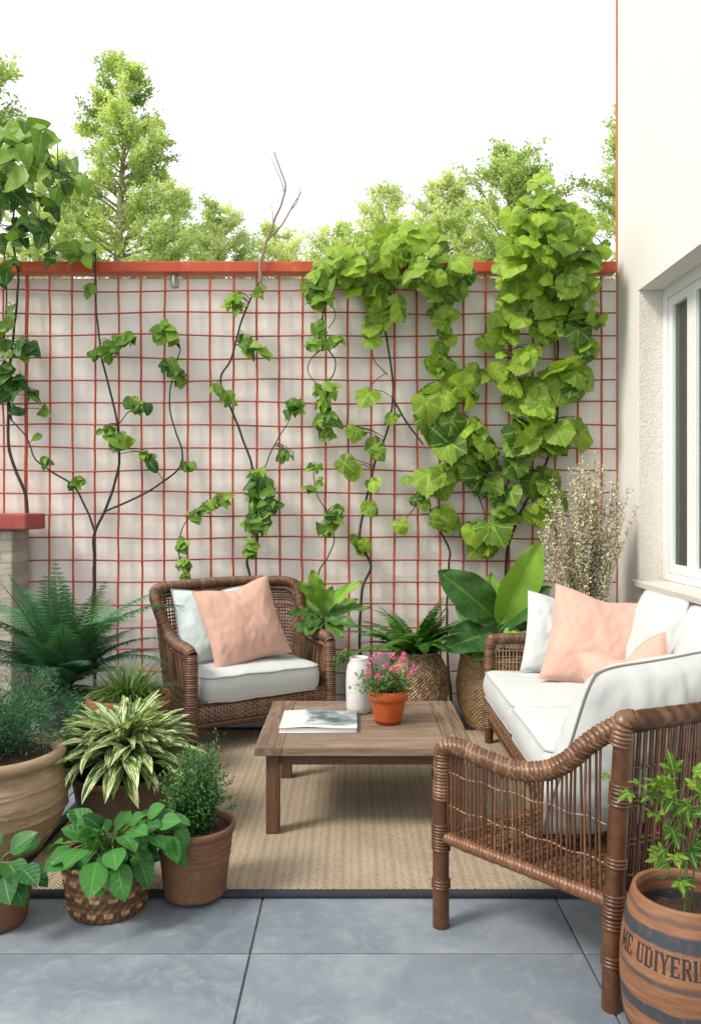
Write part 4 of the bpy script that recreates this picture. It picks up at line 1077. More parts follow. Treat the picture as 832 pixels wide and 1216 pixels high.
for (px, py, yy, sz, fac) in ((100, 1000, 2.66, .13, -.2), (115, 1015, 2.62, .15, -.9), (140, 1018, 2.63, .145, -.9), (90, 1008, 2.7, .14, -.1), (120, 990, 2.7, .12, .1), (150, 985, 2.78, .12, .15), (105, 985, 2.8, .12, .1), (165, 985, 2.85, .12, .1), (135, 1000, 2.64, .13, -.4),
        (170, 975, 2.72, .11, .1), (160, 1005, 2.70, .12, -.3), (190, 970, 2.70, .11, .2), (185, 965, 2.75, .10, .3), (195, 985, 2.66, .12, -1.0), (205, 985, 2.68, .11, -.8), (180, 985, 2.66, .10, -.3), (175, 960, 2.75, .10, .3), (200, 968, 2.74, .10, .1),
        (110, 1000, 2.85, .13, .1), (145, 975, 2.9, .12, .3), (125, 985, 2.95, .13, .2), (85, 1000, 2.85, .12, 0), (150, 1005, 2.8, .12, .1), (130, 1010, 2.7, .12, -.2)):
    its.append((W(px, py+8, yy), sz*.84, fac)); its.append((W(px+rng.normal()*14, py+6+rng.normal()*8, yy+.03), sz*.66, fac)); its.append((W(px+rng.normal()*16, py+12+rng.normal()*8, yy+.06), sz*.55, fac-.1))
for i in range(14):
    its.append((W(138+rng.normal()*18, 986+rng.normal()*7, 2.76+rng.normal()*.05), .085+.02*rng.random(), .05))
leafspray(g, gs, cb, its, T_OV, rng, (.0, .95))
build(gs, 'stems', M['stem_gr'], bk); build(g, 'foliage', GREEN_MINT, bk)

# small pot at the left edge
c = np.array([-1.20, 2.69, 0])
sm = thing('potted_seedling', 'small plain terracotta pot with flat green leaves at the lower left edge', 'potted plant', tuple(c))
g = MB(); g.lathe(pot_profile(.128, .10, .15, .025, .008), c, 56); build(g, 'pot', M['terra'], sm)
g = MB(); g.disc(c+[0, 0, .13], .112, 30, 5, .004); build(g, 'soil', M['soil'], sm)
rng = np.random.default_rng(76); g = MB(); gs = MB(); its = []
for (px, py, yy, sz, fac) in ((10, 1025, 2.62, .12, -.2), (25, 1030, 2.6, .11, -.3), (5, 1040, 2.58, .12, -.6), (30, 1035, 2.66, .10, -.2), (12, 1012, 2.7, .11, .2), (-8, 1015, 2.7, .12, .1), (-20, 1030, 2.62, .12, -.3), (-15, 1020, 2.8, .12, .2), (20, 1018, 2.78, .11, .1), (-35, 1030, 2.7, .12, 0), (15, 1045, 2.58, .10, -.5)):
    its.append((W(px, py, yy), sz, fac))
leafspray(g, gs, c+[0, 0, .13], its, T_OV, rng, (.0, .45))
build(gs, 'stems', M['stem_gr'], sm); build(g, 'foliage', GREEN_MINT, sm)

# broad plant behind the armchair
def big_leaf(parent, base, stem_to, tip, width, n_hint, tint, bend=.25, mat=GREEN_BROAD, prof=w_paddle):
    base = np.asarray(base); s = np.asarray(stem_to); t = np.asarray(tip)
    L = np.linalg.norm(t-s); d = (t-s)/L
    N = nrm(np.asarray(n_hint, float)-d*np.dot(n_hint, d)); sd = np.cross(d, N)
    rows, cols = 22, 11
    g = MB(); y = np.linspace(0, 1, rows); x = np.linspace(-1, 1, cols)
    P = np.zeros((rows, cols, 3)); Lc = np.zeros((rows, cols, 3))
    for i, yy in enumerate(y):
        w_ = prof(yy)/.23*width
        cen = s+d*L*yy+N*(-bend*L*(yy-.0)**2+bend*L*yy)*.8
        for j, xx in enumerate(x):
            P[i, j] = cen+sd*xx*w_+N*(.30*abs(xx)*w_+.010*math.sin(yy*17+xx*3)*abs(xx))
            Lc[i, j] = (xx, yy, tint)
    g.grid(P, Lc)
    o = build(g, 'leaf', mat, parent)
    g = MB(); g.tube(cr([base, (base+s)/2+[0, 0, .02], s, s+d*L*.25+N*.8*bend*L*(.25-.0625)-N*.004], 14), np.linspace(.010, .004, 14), 8); build(g, 'leaf_stalk', M['stem_gr'], o)
c = np.array([-.215, 5.27, 0])
bp = thing('broadleaf_plant', 'upright broad leafed plant rising behind the wicker armchair', 'potted plant', tuple(c))
g = MB(); g.lathe(pot_profile(.115, .085, .42, .03, .008), c, 48); build(g, 'pot', M['dark_pot'], bp)
g = MB(); g.disc(c+[0, 0, .39], .10, 30, 5, .004); build(g, 'soil', M['soil'], bp)
b0 = c+[0, 0, .39]
for s_, t_, w_, nh, tn in ((( 380, 715, 5.25), (370, 676, 5.22), .055, (0, -1, .3), .75), ((384, 722, 5.2), (352, 690, 5.1), .05, (.4, -1, .5), .6), ((386, 724, 5.2), (430, 690, 5.1), .045, (-.3, -1, .8), .9),
        ((383, 728, 5.15), (395, 695, 5.05), .045, (0, -1, .4), .5), ((385, 732, 5.22), (440, 722, 5.1), .05, (0, -.6, 1), .25), ((380, 732, 5.22), (338, 730, 5.1), .05, (0, -.6, 1), .2), ((383, 735, 5.15), (350, 752, 4.98), .05, (0, -.8, 1), .15),
        ((386, 735, 5.15), (425, 745, 5.0), .05, (0, -.8, 1), .2), ((384, 725, 5.3), (405, 700, 5.45), .05, (0, -1, .6), .4), ((380, 720, 5.2), (378, 690, 5.12), .05, (.3, -1, .2), .85), ((383, 730, 5.3), (350, 705, 5.4), .055, (.2, -1, .6), .35), ((386, 733, 5.3), (425, 712, 5.35), .055, (-.2, -.8, .8), .45), ((382, 738, 5.15), (362, 756, 4.95), .045, (0, -.8, 1), .3), ((387, 738, 5.15), (408, 757, 5.0), .05, (0, -.8, 1), .35)):
    big_leaf(bp, b0, W(*s_), W(*t_), w_, np.array(nh, float), tn)

# fern in the round woven pot
c = np.array([.405, 5.02, 0])
rf = thing('potted_fern', 'bright green fern in a round brown woven pot behind the coffee table', 'potted plant', tuple(c), 'ferns')
def rr_(z): return float(np.interp(z, [0, .03, .12, .24, .36, .44, .475, .49], [.10, .118, .165, .198, .192, .155, .128, .134]))
g = MB(); woven_pot(g, c, rr_, .49, 46, 100, .0042, lambda a, r_: ((np.sin(r_*12.99+np.floor(a*100/(2*PI))*78.2)*4375.5) % 1.0)**1.5, 400); build(g, 'pot', M['basket_mid'], rf)
g = MB(); g.disc(c+[0, 0, .45], .12, 30, 5, .004); build(g, 'soil', M['soil'], rf)
rng = np.random.default_rng(77); specs = []
for i in range(34):
    a = rng.uniform(0, 2*PI); e = rng.uniform(.6, 1.35); specs.append((a, rng.uniform(.34, .52), e, e-rng.uniform(.6, 1.5)))
specs += [(PI-.2, .56, .75, -.3), (PI+.3, .52, .6, -.6), (PI-.5, .5, .9, -.1), (-.3, .46, 1.2, .8), (-.6, .42, 1.1, .6), (0, .4, .9, -.2), (-PI/2, .42, 1.1, -.4), (PI+.9, .45, .9, -.4), (.3, .42, 1.25, .9)]
g = MB(); fern(g, c+[0, 0, .45], specs, 36, rng, False, (.0, .9), .17, .1); build(g, 'fronds', GREEN_FERN2, rf)

# big-leaved plant in the rattan basket
c = np.array([.895, 5.06, 0])
bl = thing('big_leaf_plant', 'plant with huge paddle leaves in a golden rattan basket behind the sofa', 'potted plant', tuple(c))
def rg_(z): return float(np.interp(z, [0, .03, .14, .28, .40, .455], [.16, .178, .222, .235, .215, .205]))
g = MB(); woven_pot(g, c, rg_, .455, 38, 100, .004, lambda a, r_: .25+.6*((np.sin(r_*12.99+np.floor(a*50/(2*PI))*78.2)*4375.5) % 1.0), 400); build(g, 'basket', M['basket_gold'], bl)
g = MB(); wrapped(g, c+np.stack([.206*np.cos(an), .206*np.sin(an), np.full(90, .456)], 1), .012, .011, .2, 8, 1, ref=(0, 0, 1)); build(g, 'rim_braid', M['basket_gold'], bl)
g = MB(); g.disc(c+[0, 0, .42], .19, 30, 5, .004); build(g, 'soil', M['soil'], bl)
b0 = c+[0, 0, .42]
for s_, t_, w_, nh, tn in (((588, 735, 5.0), (519, 678, 4.9), .135, (-.25, -1, .55), .15), ((592, 742, 5.0), (641, 641, 4.9), .120, (.15, -1, .2), .95), ((594, 748, 5.0), (655, 697, 4.9), .105, (-.1, -.8, 1), .12),
        ((584, 752, 4.95), (526, 772, 4.8), .115, (-.2, -1, .7), .10), ((590, 755, 5.1), (628, 742, 5.0), .08, (0, -.8, 1), .15), ((592, 758, 4.95), (622, 756, 4.85), .06, (.2, -.8, .8), .85), ((588, 750, 5.15), (560, 700, 5.3), .09, (0, -1, .5), .2), ((586, 756, 5.0), (556, 738, 5.1), .07, (0, -.8, 1), .1), ((590, 745, 5.1), (610, 690, 5.25), .085, (0, -1, .4), .3), ((586, 748, 5.05), (540, 722, 5.15), .09, (-.1, -.9, .7), .35), ((592, 750, 5.05), (648, 722, 5.1), .085, (.1, -.9, .7), .4), ((588, 742, 5.1), (582, 680, 5.2), .08, (.1, -1, .3), .6), ((587, 758, 4.95), (560, 785, 4.78), .075, (0, -.9, .7), .25)):
    big_leaf(bl, b0, W(*s_), W(*t_), w_, np.array(nh, float), tn)

# heather-like grass behind the sofa
c = np.array([1.50, 5.14, 0])
ht = thing('flowering_grass', 'tall airy pinkish flowering grass against the white house corner', 'potted plant', tuple(c))
g = MB(); g.lathe(pot_profile(.16, .12, .42, .03, .01), c, 48); build(g, 'pot', M['dark_pot'], ht)
g = MB(); g.disc(c+[0, 0, .39], .14, 30, 5, .004); build(g, 'soil', M['soil'], ht)
rng = np.random.default_rng(78); g = MB(); gs = MB(); gl = MB()
for i in range(120):
    tx = np.clip(rng.normal()*.125, -.26, .22); ty = rng.normal()*.11; H = rng.uniform(.70, 1.36)*(1-.7*abs(tx))
    if i < 3: tx = (.27, .22, -.22)[i]; H = (.78, .95, .85)[i]; ty = -.05
    p0 = c+[rng.normal()*.04, rng.normal()*.04, .39]
    P = cr([p0, p0+[tx*.35, ty*.35, H*.5], p0+[tx, ty, H]], 40)
    gs.tube(P, np.linspace(.0022, .0007, 40), 4, caps=False)
    m = 210; k_ = rng.integers(8, 40, m)
    q = P[k_]+rng.normal(size=(m, 3))*[.009, .009, .006]
    leaves(g, T_MI, q, rng.normal(size=(m, 3))+[0, 0, .8], rng.normal(size=(m, 3)), rng.uniform(.010, .019, m), rng.random(m), rng, 1.3)
    m = 110; k_ = rng.integers(3, 38, m)
    leaves(gl, T_NE, P[k_], rng.normal(size=(m, 3))*.5+[0, 0, 1], rng.normal(size=(m, 3)), rng.uniform(.015, .03, m), rng.random(m), rng, .5)
build(gs, 'stems', M['stem_gr'], ht); build(gl, 'foliage', GREEN_GRASS, ht); build(g, 'flower_spikes', HEATH, ht)

# barrel
c = np.array([.845, 2.03, 0])
ba = thing('barrel_planter', 'orange brown barrel planter with dark bands and black lettering at lower right', 'planter', tuple(c))
def rbar(z): return .160-.034*((z-.225)/.205)**2 if z > .225 else .160-.036*((z-.225)/.225)**2
zz = np.linspace(0, .418, 40)
prof = [(0, 0)]+[(rbar(z), z) for z in zz]+[(rbar(.42)-.002, .424), (rbar(.42)-.008, .425), (rbar(.42)-.013, .42), (rbar(.4)-.014, .39), (.128, .33), (.128, .30)]
g = MB(); g.lathe(prof, c, 72); build(g, 'barrel_body', M['barrel'], ba)
g = MB(); g.disc(c+[0, 0, .345], .127, 40, 6, .005); build(g, 'soil', M['soil'], ba)
RT = lambda x0, y0, x1, y1: [(x0, y0), (x1, y0), (x1, y1), (x0, y1)]
SER = lambda x, y: RT(x-.17, y, x+.17, y+.07)
GL = {'E': [RT(.08, 0, .28, 1), RT(.28, .90, .72, 1), RT(.28, .46, .55, .55), RT(.28, 0, .72, .10), RT(.63, .72, .72, .90), RT(.63, .10, .72, .26), RT(.0, 0, .08, .07), RT(.0, .93, .08, 1)],
      'U': [RT(.08, .12, .28, 1), RT(.58, .12, .67, 1), RT(.16, .02, .60, .12), SER(.18, .93), SER(.63, .93)],
      'D': [RT(.08, 0, .28, 1), RT(.28, .90, .56, 1), RT(.28, 0, .56, .10), RT(.54, .10, .72, .90), RT(.0, 0, .08, .07), RT(.0, .93, .08, 1)],
      'I': [RT(.10, 0, .30, 1), SER(.2, 0), SER(.2, .93)],
      'Y': [[(.05, 1), (.26, 1), (.46, .45), (.30, .45)], [(.62, 1), (.72, 1), (.47, .45), (.37, .45)], RT(.30, 0, .48, .45), SER(.14, .93), SER(.66, .93), SER(.39, 0)],
      'R': [RT(.08, 0, .28, 1), RT(.28, .90, .58, 1), RT(.28, .48, .58, .57), RT(.54, .55, .70, .92), [(.36, .50), (.54, .50), (.78, 0), (.58, 0)], RT(.0, 0, .08, .07), RT(.0, .93, .08, 1)],
      'N': [RT(.08, 0, .17, 1), RT(.60, 0, .69, 1), [(.08, 1), (.30, 1), (.69, 0), (.50, 0)], SER(.12, 0), SER(.62, .93)],
      'M': [RT(.05, 0, .14, 1), RT(.66, 0, .84, 1), [(.05, 1), (.24, 1), (.46, .25), (.38, .15)], [(.66, 1), (.80, 1), (.46, .15), (.38, .25)], SER(.1, 0), SER(.75, 0)]}
face = math.atan2(-c[1], -c[0]); ht_ = .047; zb = .280
g = MB()
adv = {'I': .46, ' ': .45, 'M': .98}
s_ = 'ME UDIYERIN'; pos = []; xcur = 0
for chh in s_: pos.append(xcur); xcur += adv.get(chh, .84)
unit = .0305; x_u = pos[3]
for chh, p_ in zip(s_, pos):
    if chh == ' ': continue
    for quad in GL[chh]:
        q = np.array(quad); m = 5
        uu, vv = np.meshgrid(np.linspace(0, 1, m), np.linspace(0, 1, m), indexing='ij')
        xy = (q[0]*(1-uu[..., None])+q[1]*uu[..., None])*(1-vv[..., None])+(q[3]*(1-uu[..., None])+q[2]*uu[..., None])*vv[..., None]
        a = face+R(-46)+(p_-x_u+xy[..., 0])*unit/.157
        z = zb+xy[..., 1]*ht_; r_ = np.vectorize(rbar)(z)+.0012
        g.grid(np.stack([c[0]+r_*np.cos(a), c[1]+r_*np.sin(a), z], -1))
build(g, 'lettering', M['ink'], ba)
rng = np.random.default_rng(79); g = MB(); gs = MB()
st = [cr([c+[-.005, 0, .34], c+[.0, -.01, .45], c+[-.012, -.01, .56], c+[-.03, -.02, .62]], 30), cr([c+[.015, .01, .34], c+[.02, 0, .46], c+[.03, 0, .58]], 30)]
for s in st: gs.tube(s, np.linspace(.004, .002, 30), 6)
for (px, py, yy, sz) in ((765, 932, 1.95, .055), (750, 940, 1.93, .050), (778, 928, 1.98, .06), (790, 935, 1.95, .07), (770, 945, 1.9, .05), (800, 950, 1.93, .075), (812, 930, 2.0, .07), (822, 945, 2.0, .075), (785, 960, 1.92, .065), (808, 968, 1.92, .07), (775, 965, 1.96, .06), (828, 965, 1.98, .08), (795, 980, 1.95, .06), (790, 1005, 1.93, .055), (800, 1012, 1.92, .06), (818, 1008, 1.95, .06), (788, 1015, 1.95, .05), (825, 1020, 1.95, .06), (812, 1040, 1.93, .06), (806, 1045, 1.9, .05), (835, 940, 1.98, .075), (845, 955, 1.98, .075), (800, 920, 2.03, .065), (820, 985, 2.0, .065), (840, 985, 2.02, .07)):
    p = W(px, py, yy); k_ = min((s[int(np.argmin(np.linalg.norm(s-p, axis=1)))] for s in st), key=lambda q: np.linalg.norm(q-p))
    gs.tube(cr([k_, (k_+p)/2+[0, 0, .008], p], 6), .0013, 4, caps=False)
    dd = nrm(p-k_)*.6+[0, -.3, -.25]+rng.normal(size=3)*.25
    leaves(g, T_LB, p, dd, np.array([0, -.6, .9])+rng.normal(size=3)*.45, sz*.95, rng.uniform(.0, .42), rng)
    leaves(g, T_LB, p+rng.normal(size=3)*[.03, .03, .025], dd+rng.normal(size=3)*.5, np.array([0, -.5, .9])+rng.normal(size=3)*.45, sz*.7, rng.uniform(.0, .42), rng)
build(gs, 'stems', M['stem_gr'], ba); build(g, 'foliage', GREEN_VINE, ba)

# ------------------------------------------------------------------ climbing vines
def vine(name, label, stems, clusters, T, mat, seed, stem_mat='stem_dk', Y=TY-.045, group='climbing vines on the trellis', cat='vine', bare=None):
    rng = np.random.default_rng(seed)
    base = W(stems[0][0][0][0], stems[0][0][0][1], Y)
    root = thing(name, label, cat, tuple(base), group)
    gs = MB(); pts = []
    for k_, (path, r0, r1) in enumerate(stems):
        yy = [Y-.012*math.sin(i*1.9+k_)-(q[2] if len(q) > 2 else 0) for i, q in enumerate(path)]
        P = cr([W(q[0], q[1], y_) for q, y_ in zip(path, yy)], max(24, len(path)*10))
        wob = np.stack([noise_row(P, seed+k_)*.006, noise_row(P, seed+k_+9)*.006, 0*P[:, 0]], 1)
        P = P+wob; pts.append(P)
        gs.tube(P, np.linspace(r0, r1, len(P)), 7, ref=(0, 1, 0))
    allp = np.vstack(pts)
    g = MB()
    for (px, py, rx, ry, n, sz, t0, dep) in clusters:  # t0: sunlit upper clusters get their sunlight as a yellower, brighter leaf tint
        n = max(1, int(round(n*((.62 if n > 5 else 1) if T is T_GR else 1.35))))
        ang = rng.uniform(0, 2*PI, n); rad = np.sqrt(rng.random(n))
        x_ = px+np.cos(ang)*rad*rx; y_ = py+np.sin(ang)*rad*ry
        for i in range(n):
            yd = Y-.02-dep*rng.random() if dep >= 0 else Y+rng.uniform(dep, -dep)
            p = W(x_[i], y_[i], yd); s_m = sz*(rng.uniform(.42, 1.15) if T is T_GR else rng.uniform(.5, 1.15))*Y/FPX
            tip = rng.normal()*.85
            d = np.array([math.sin(tip), -.45+rng.normal()*.25, -math.cos(tip)+.15])
            nn = np.array([rng.normal()*.60, -1.0, .55+rng.normal()*.5])
            tt = np.clip(t0+.05+rng.normal()*.27, 0, 1)
            q = p-d*s_m*.30
            leaves(g, T, q, d, nn, s_m, tt, rng)
            j = int(np.argmin(np.linalg.norm(allp-q, axis=1)))
            if np.linalg.norm(allp[j]-q) < .26 and rng.random() < .75:
                m_ = (allp[j]+q)/2+[0, -.01, .015]
                gs.tube(cr([allp[j], m_, q], 5), .0016*(1+sz/40), 4, caps=False)
    build(gs, 'stem', M[stem_mat], root)
    build(g, 'leaves', mat, root)
    return root
def noise_row(P, s): return np.array([noise.noise(Vector((p[0]*9+s, p[2]*9, s*1.7))) for p in P])

vine('climbing_vine', 'dark glossy big leafed climber spilling over the top left of the trellis',
     [([(33, 612), (30, 586), (14, 545), (10, 500), (12, 440), (18, 380), (22, 330), (15, 280), (20, 220)], .012, .006), ([(14, 500), (6, 420), (8, 350), (5, 290)], .007, .005), ([(20, 240, .2), (50, 200, .3), (90, 215, .4)], .005, .003), ([(15, 280, .1), (45, 260, .3), (60, 290, .35)], .005, .003)],
     [(20, 185, 45, 40, 34, 30, .5, .55), (60, 205, 35, 35, 16, 27, .5, .55), (15, 250, 30, 45, 22, 28, .15, .5), (45, 255, 22, 30, 9, 27, .25, .5), (90, 218, 12, 15, 4, 26, .5, .5), (10, 310, 18, 25, 9, 29, .2, .4), (30, 160, 30, 12, 8, 30, .8, .5), (-20, 220, 25, 70, 16, 29, .3, .5), (52, 300, 12, 12, 3, 27, .2, .4),
      (10, 385, 12, 25, 5, 20, .5, .1), (15, 410, 18, 12, 6, 26, .3, .1), (35, 410, 12, 8, 4, 25, .3, .1), (15, 445, 16, 15, 7, 26, .2, .1), (12, 462, 14, 10, 5, 28, .1, .1), (38, 470, 8, 6, 2, 22, .25, .05), (20, 487, 8, 5, 2, 22, .15, .05), (54, 488, 4, 4, 1, 20, .4, .05), (-10, 430, 12, 50, 8, 25, .2, .1)],
     T_HE, GREEN_DARK, 101)
vine('climbing_vine', 'slender vine with three dark branching stems above the big dark fern',
     [([(115, 838), (109, 760), (112, 695), (112, 665), (113, 632), (128, 600), (138, 568), (142, 543), (140, 505), (130, 460), (122, 430), (117, 390), (113, 345), (114, 305)], .013, .005),
      ([(113, 632), (103, 605), (88, 578), (62, 560), (42, 545), (32, 520), (12, 496)], .008, .004), ([(125, 607), (160, 592), (185, 578), (212, 557), (216, 535), (204, 498), (202, 470), (207, 440), (214, 415)], .008, .004), ([(142, 503), (152, 490), (165, 484)], .004, .003), ([(124, 430), (138, 422), (145, 412)], .004, .003), ([(215, 556), (222, 553)], .003, .002)],
     [(95, 298, 18, 10, 9, 26, .8, .2), (108, 343, 8, 5, 4, 16, .5, .05), (120, 420, 14, 6, 9, 15, .5, .07), (132, 412, 8, 8, 5, 17, .5, .07), (148, 405, 14, 8, 9, 17, .6, .07), (158, 398, 5, 5, 2, 17, .8, .07), (200, 397, 17, 9, 12, 18, .5, .08), (195, 384, 5, 5, 3, 16, .8, .07), (212, 440, 10, 12, 7, 18, .35, .07), (200, 432, 8, 6, 3, 16, .4, .07), (215, 455, 4, 5, 1, 20, .3, .05),
      (163, 480, 15, 7, 11, 17, .4, .08), (130, 512, 10, 5, 6, 18, .4, .07), (145, 525, 11, 7, 6, 24, .35, .07), (178, 545, 8, 8, 4, 20, .4, .06), (172, 538, 6, 4, 2, 14, .5, .06), (92, 572, 9, 6, 7, 13, .4, .05), (45, 520, 4, 4, 1, 22, .35, .05), (55, 548, 6, 5, 3, 16, .35, .05), (224, 553, 7, 4, 5, 12, .5, .05)],
     T_OV, GREEN_SOFT, 102)
vine('climbing_vine', 'short leafy vine just above the back of the wicker armchair',
     [([(229, 838), (223, 760), (226, 700), (215, 672), (212, 645), (222, 618), (240, 606), (270, 590)], .006, .003)],
     [(262, 594, 12, 6, 10, 14, .5, .06), (245, 602, 10, 7, 8, 14, .45, .06), (230, 612, 8, 7, 6, 14, .45, .06), (217, 645, 6, 8, 7, 14, .5, .06), (217, 670, 6, 8, 7, 14, .5, .06), (220, 685, 5, 6, 5, 12, .6, .05)],
     T_HE, GREEN_SOFT, 103)
vine('climbing_vine', 'vine whose bare pale twigs rise high above the red beam',
     [([(300, 838), (294, 760), (297, 690), (294, 665), (305, 640), (300, 560), (288, 520), (272, 480), (262, 450), (275, 425), (287, 380), (300, 350), (308, 335)], .011, .006), ([(300, 570), (312, 560), (325, 530), (343, 500), (346, 488)], .005, .003)],
     [(278, 358, 12, 10, 11, 17, .8, .08), (308, 346, 6, 6, 4, 17, .85, .08), (292, 410, 14, 9, 8, 20, .55, .08), (310, 415, 7, 5, 2, 22, .45, .06), (256, 461, 5, 4, 3, 14, .6, .05), (270, 470, 9, 6, 7, 15, .5, .06), (345, 480, 12, 5, 7, 16, .5, .07), (348, 490, 12, 4, 5, 16, .45, .06), (342, 540, 8, 6, 4, 18, .4, .06), (305, 562, 10, 6, 6, 16, .6, .07), (310, 578, 14, 10, 10, 20, .45, .08), (315, 600, 14, 10, 9, 22, .35, .08), (306, 625, 12, 10, 9, 22, .4, .08), (295, 648, 10, 9, 7, 20, .4, .07), (300, 610, 8, 25, 8, 18, .4, .07)],
     T_HE, GREEN_SOFT, 104, 'stem_dk')
# its bare twigs
rt = [o for o in sc.objects if o.name.startswith('climbing_vine') and 'bare pale twigs' in o['label']][0]
g = MB()
for path, r0, r1 in (([(308, 336), (310, 310), (317, 285), (326, 262), (338, 232), (336, 210), (325, 180)], .012, .004), ([(318, 284), (336, 265), (346, 248), (358, 228)], .008, .003), ([(322, 272), (325, 255), (321, 242)], .004, .002), ([(338, 228), (328, 200), (322, 188)], .004, .002), ([(347, 248), (353, 240), (357, 222)], .004, .002)):
    P = cr([W(x, y, TY-.06) for x, y in path], 40); P = P+np.stack([noise_row(P, 3)*.01, 0*P[:, 0], 0*P[:, 0]], 1); g.tube(P, np.linspace(r0, r1, 40), 7, ref=(0, 1, 0))
build(g, 'bare_twigs', M['stem_tan'], rt)
vine('climbing_vine', 'thin low vine with few leaves rising beside the broad leafed plant',
     [([(383, 838), (377, 760), (380, 705), (379, 680), (390, 660), (397, 640), (393, 615), (382, 598), (374, 580), (372, 556)], .007, .003)],
     [(373, 553, 8, 4, 5, 14, .5, .05), (366, 581, 6, 4, 3, 13, .5, .05), (397, 615, 11, 7, 7, 18, .45, .07), (385, 628, 9, 5, 5, 17, .45, .06), (399, 608, 9, 6, 5, 17, .5, .06), (378, 570, 4, 8, 2, 12, .5, .05)],
     T_HE, GREEN_SOFT, 105)
vine('climbing_vine', 'hanging leafy vine whose stem forms a loop halfway down the trellis',
     [([(392, 345), (384, 370), (382, 392), (388, 412), (398, 428), (395, 446), (385, 458), (384, 490), (388, 522)], .006, .003), ([(386, 412), (370, 425), (366, 442), (378, 458)], .004, .003), ([(384, 345), (398, 372), (390, 390)], .004, .003)],
     [(378, 350, 14, 14, 14, 20, .75, .12), (382, 335, 12, 14, 10, 22, .7, .15), (370, 340, 9, 10, 6, 18, .8, .1), (380, 388, 8, 7, 6, 15, .7, .07), (378, 408, 15, 7, 13, 15, .75, .08), (398, 404, 8, 7, 5, 15, .7, .07), (388, 462, 12, 8, 12, 16, .75, .08), (384, 480, 10, 8, 9, 16, .6, .08), (388, 497, 11, 8, 9, 18, .5, .08), (386, 515, 9, 8, 8, 17, .35, .07)],
     T_HE, GREEN_SOFT, 106)
vine('climbing_vine', 'vine spreading into a wide leafy mound over the middle of the beam',
     [([(433, 838), (427, 760), (430, 700), (440, 672), (428, 645), (430, 615), (438, 580), (445, 550), (460, 510), (467, 470), (462, 420), (455, 380), (452, 335)], .011, .006), ([(466, 472), (482, 500), (502, 528)], .008, .005), ([(460, 445), (445, 430), (440, 412)], .004, .003), ([(452, 340), (420, 318, .1), (390, 315, .1)], .006, .004), ([(452, 335), (490, 320, .1), (520, 325, .1), (535, 340), (532, 400), (530, 440)], .006, .003)],
     [(400, 310, 26, 16, 26, 24, .75, .28), (440, 305, 26, 18, 26, 26, .75, .3), (470, 290, 28, 20, 30, 26, .8, .32), (500, 292, 30, 18, 28, 27, .75, .32), (520, 315, 30, 15, 24, 28, .6, .3), (545, 335, 14, 16, 9, 28, .45, .15), (490, 275, 20, 12, 14, 24, .9, .3), (455, 330, 40, 12, 22, 26, .55, .2), (430, 340, 16, 10, 8, 26, .5, .12), (410, 325, 18, 12, 12, 24, .65, .2), (440, 282, 16, 12, 8, 22, .85, .2), (380, 318, 12, 12, 8, 22, .8, .2),
      (450, 350, 16, 12, 11, 30, .6, .12), (470, 365, 12, 10, 6, 30, .5, .1), (447, 378, 14, 14, 12, 26, .6, .1), (440, 400, 8, 10, 6, 22, .6, .08), (448, 365, 16, 10, 8, 26, .65, .1),
      (525, 345, 18, 14, 13, 28, .6, .15), (520, 372, 14, 14, 12, 28, .6, .12), (525, 400, 12, 12, 9, 25, .5, .1), (520, 430, 12, 14, 9, 24, .55, .1), (515, 442, 10, 8, 6, 18, .75, .08),
      (432, 468, 6, 5, 2, 28, .5, .07), (462, 495, 9, 5, 4, 22, .45, .06), (423, 515, 10, 6, 4, 24, .4, .07), (448, 533, 8, 8, 3, 28, .4, .07), (414, 553, 8, 6, 3, 28, .4, .07), (440, 575, 8, 9, 6, 20, .4, .07), (441, 603, 7, 8, 5, 18, .4, .06), (425, 645, 8, 5, 4, 20, .4, .06)],
     T_GR, GREEN_VINE, 107)
vine('climbing_vine', 'vine with large pale lobed leaves between the leafy mound and the tall one',
     [([(536, 838), (530, 760), (533, 675), (532, 650), (512, 610), (508, 580), (520, 555), (528, 525), (535, 500), (540, 470), (545, 440)], .010, .005), ([(508, 590), (495, 600), (478, 620)], .004, .003), ([(520, 545), (550, 560), (572, 600), (575, 620)], .006, .003)],
     [(545, 450, 24, 10, 10, 28, .7, .1), (575, 440, 16, 10, 8, 28, .65, .1), (512, 480, 16, 12, 4, 52, .55, .1), (520, 470, 12, 10, 4, 40, .6, .1), (548, 505, 20, 12, 5, 46, .5, .1), (565, 465, 14, 10, 6, 36, .5, .1), (535, 535, 22, 12, 7, 40, .4, .1), (558, 545, 14, 12, 6, 36, .35, .1), (512, 565, 14, 10, 4, 46, .35, .1), (575, 530, 16, 12, 5, 38, .35, .1), (580, 565, 20, 16, 8, 34, .25, .1), (596, 590, 12, 10, 5, 30, .3, .08), (500, 595, 8, 8, 3, 30, .3, .08), (525, 620, 12, 10, 5, 38, .4, .08), (560, 628, 10, 7, 4, 30, .3, .08), (575, 632, 14, 10, 4, 44, .5, .08), (474, 619, 5, 4, 1, 20, .35, .05), (483, 566, 5, 3, 1, 16, .5, .05), (545, 530, 30, 30, 8, 30, .35, .05)],
     T_GR, GREEN_VINE, 108)
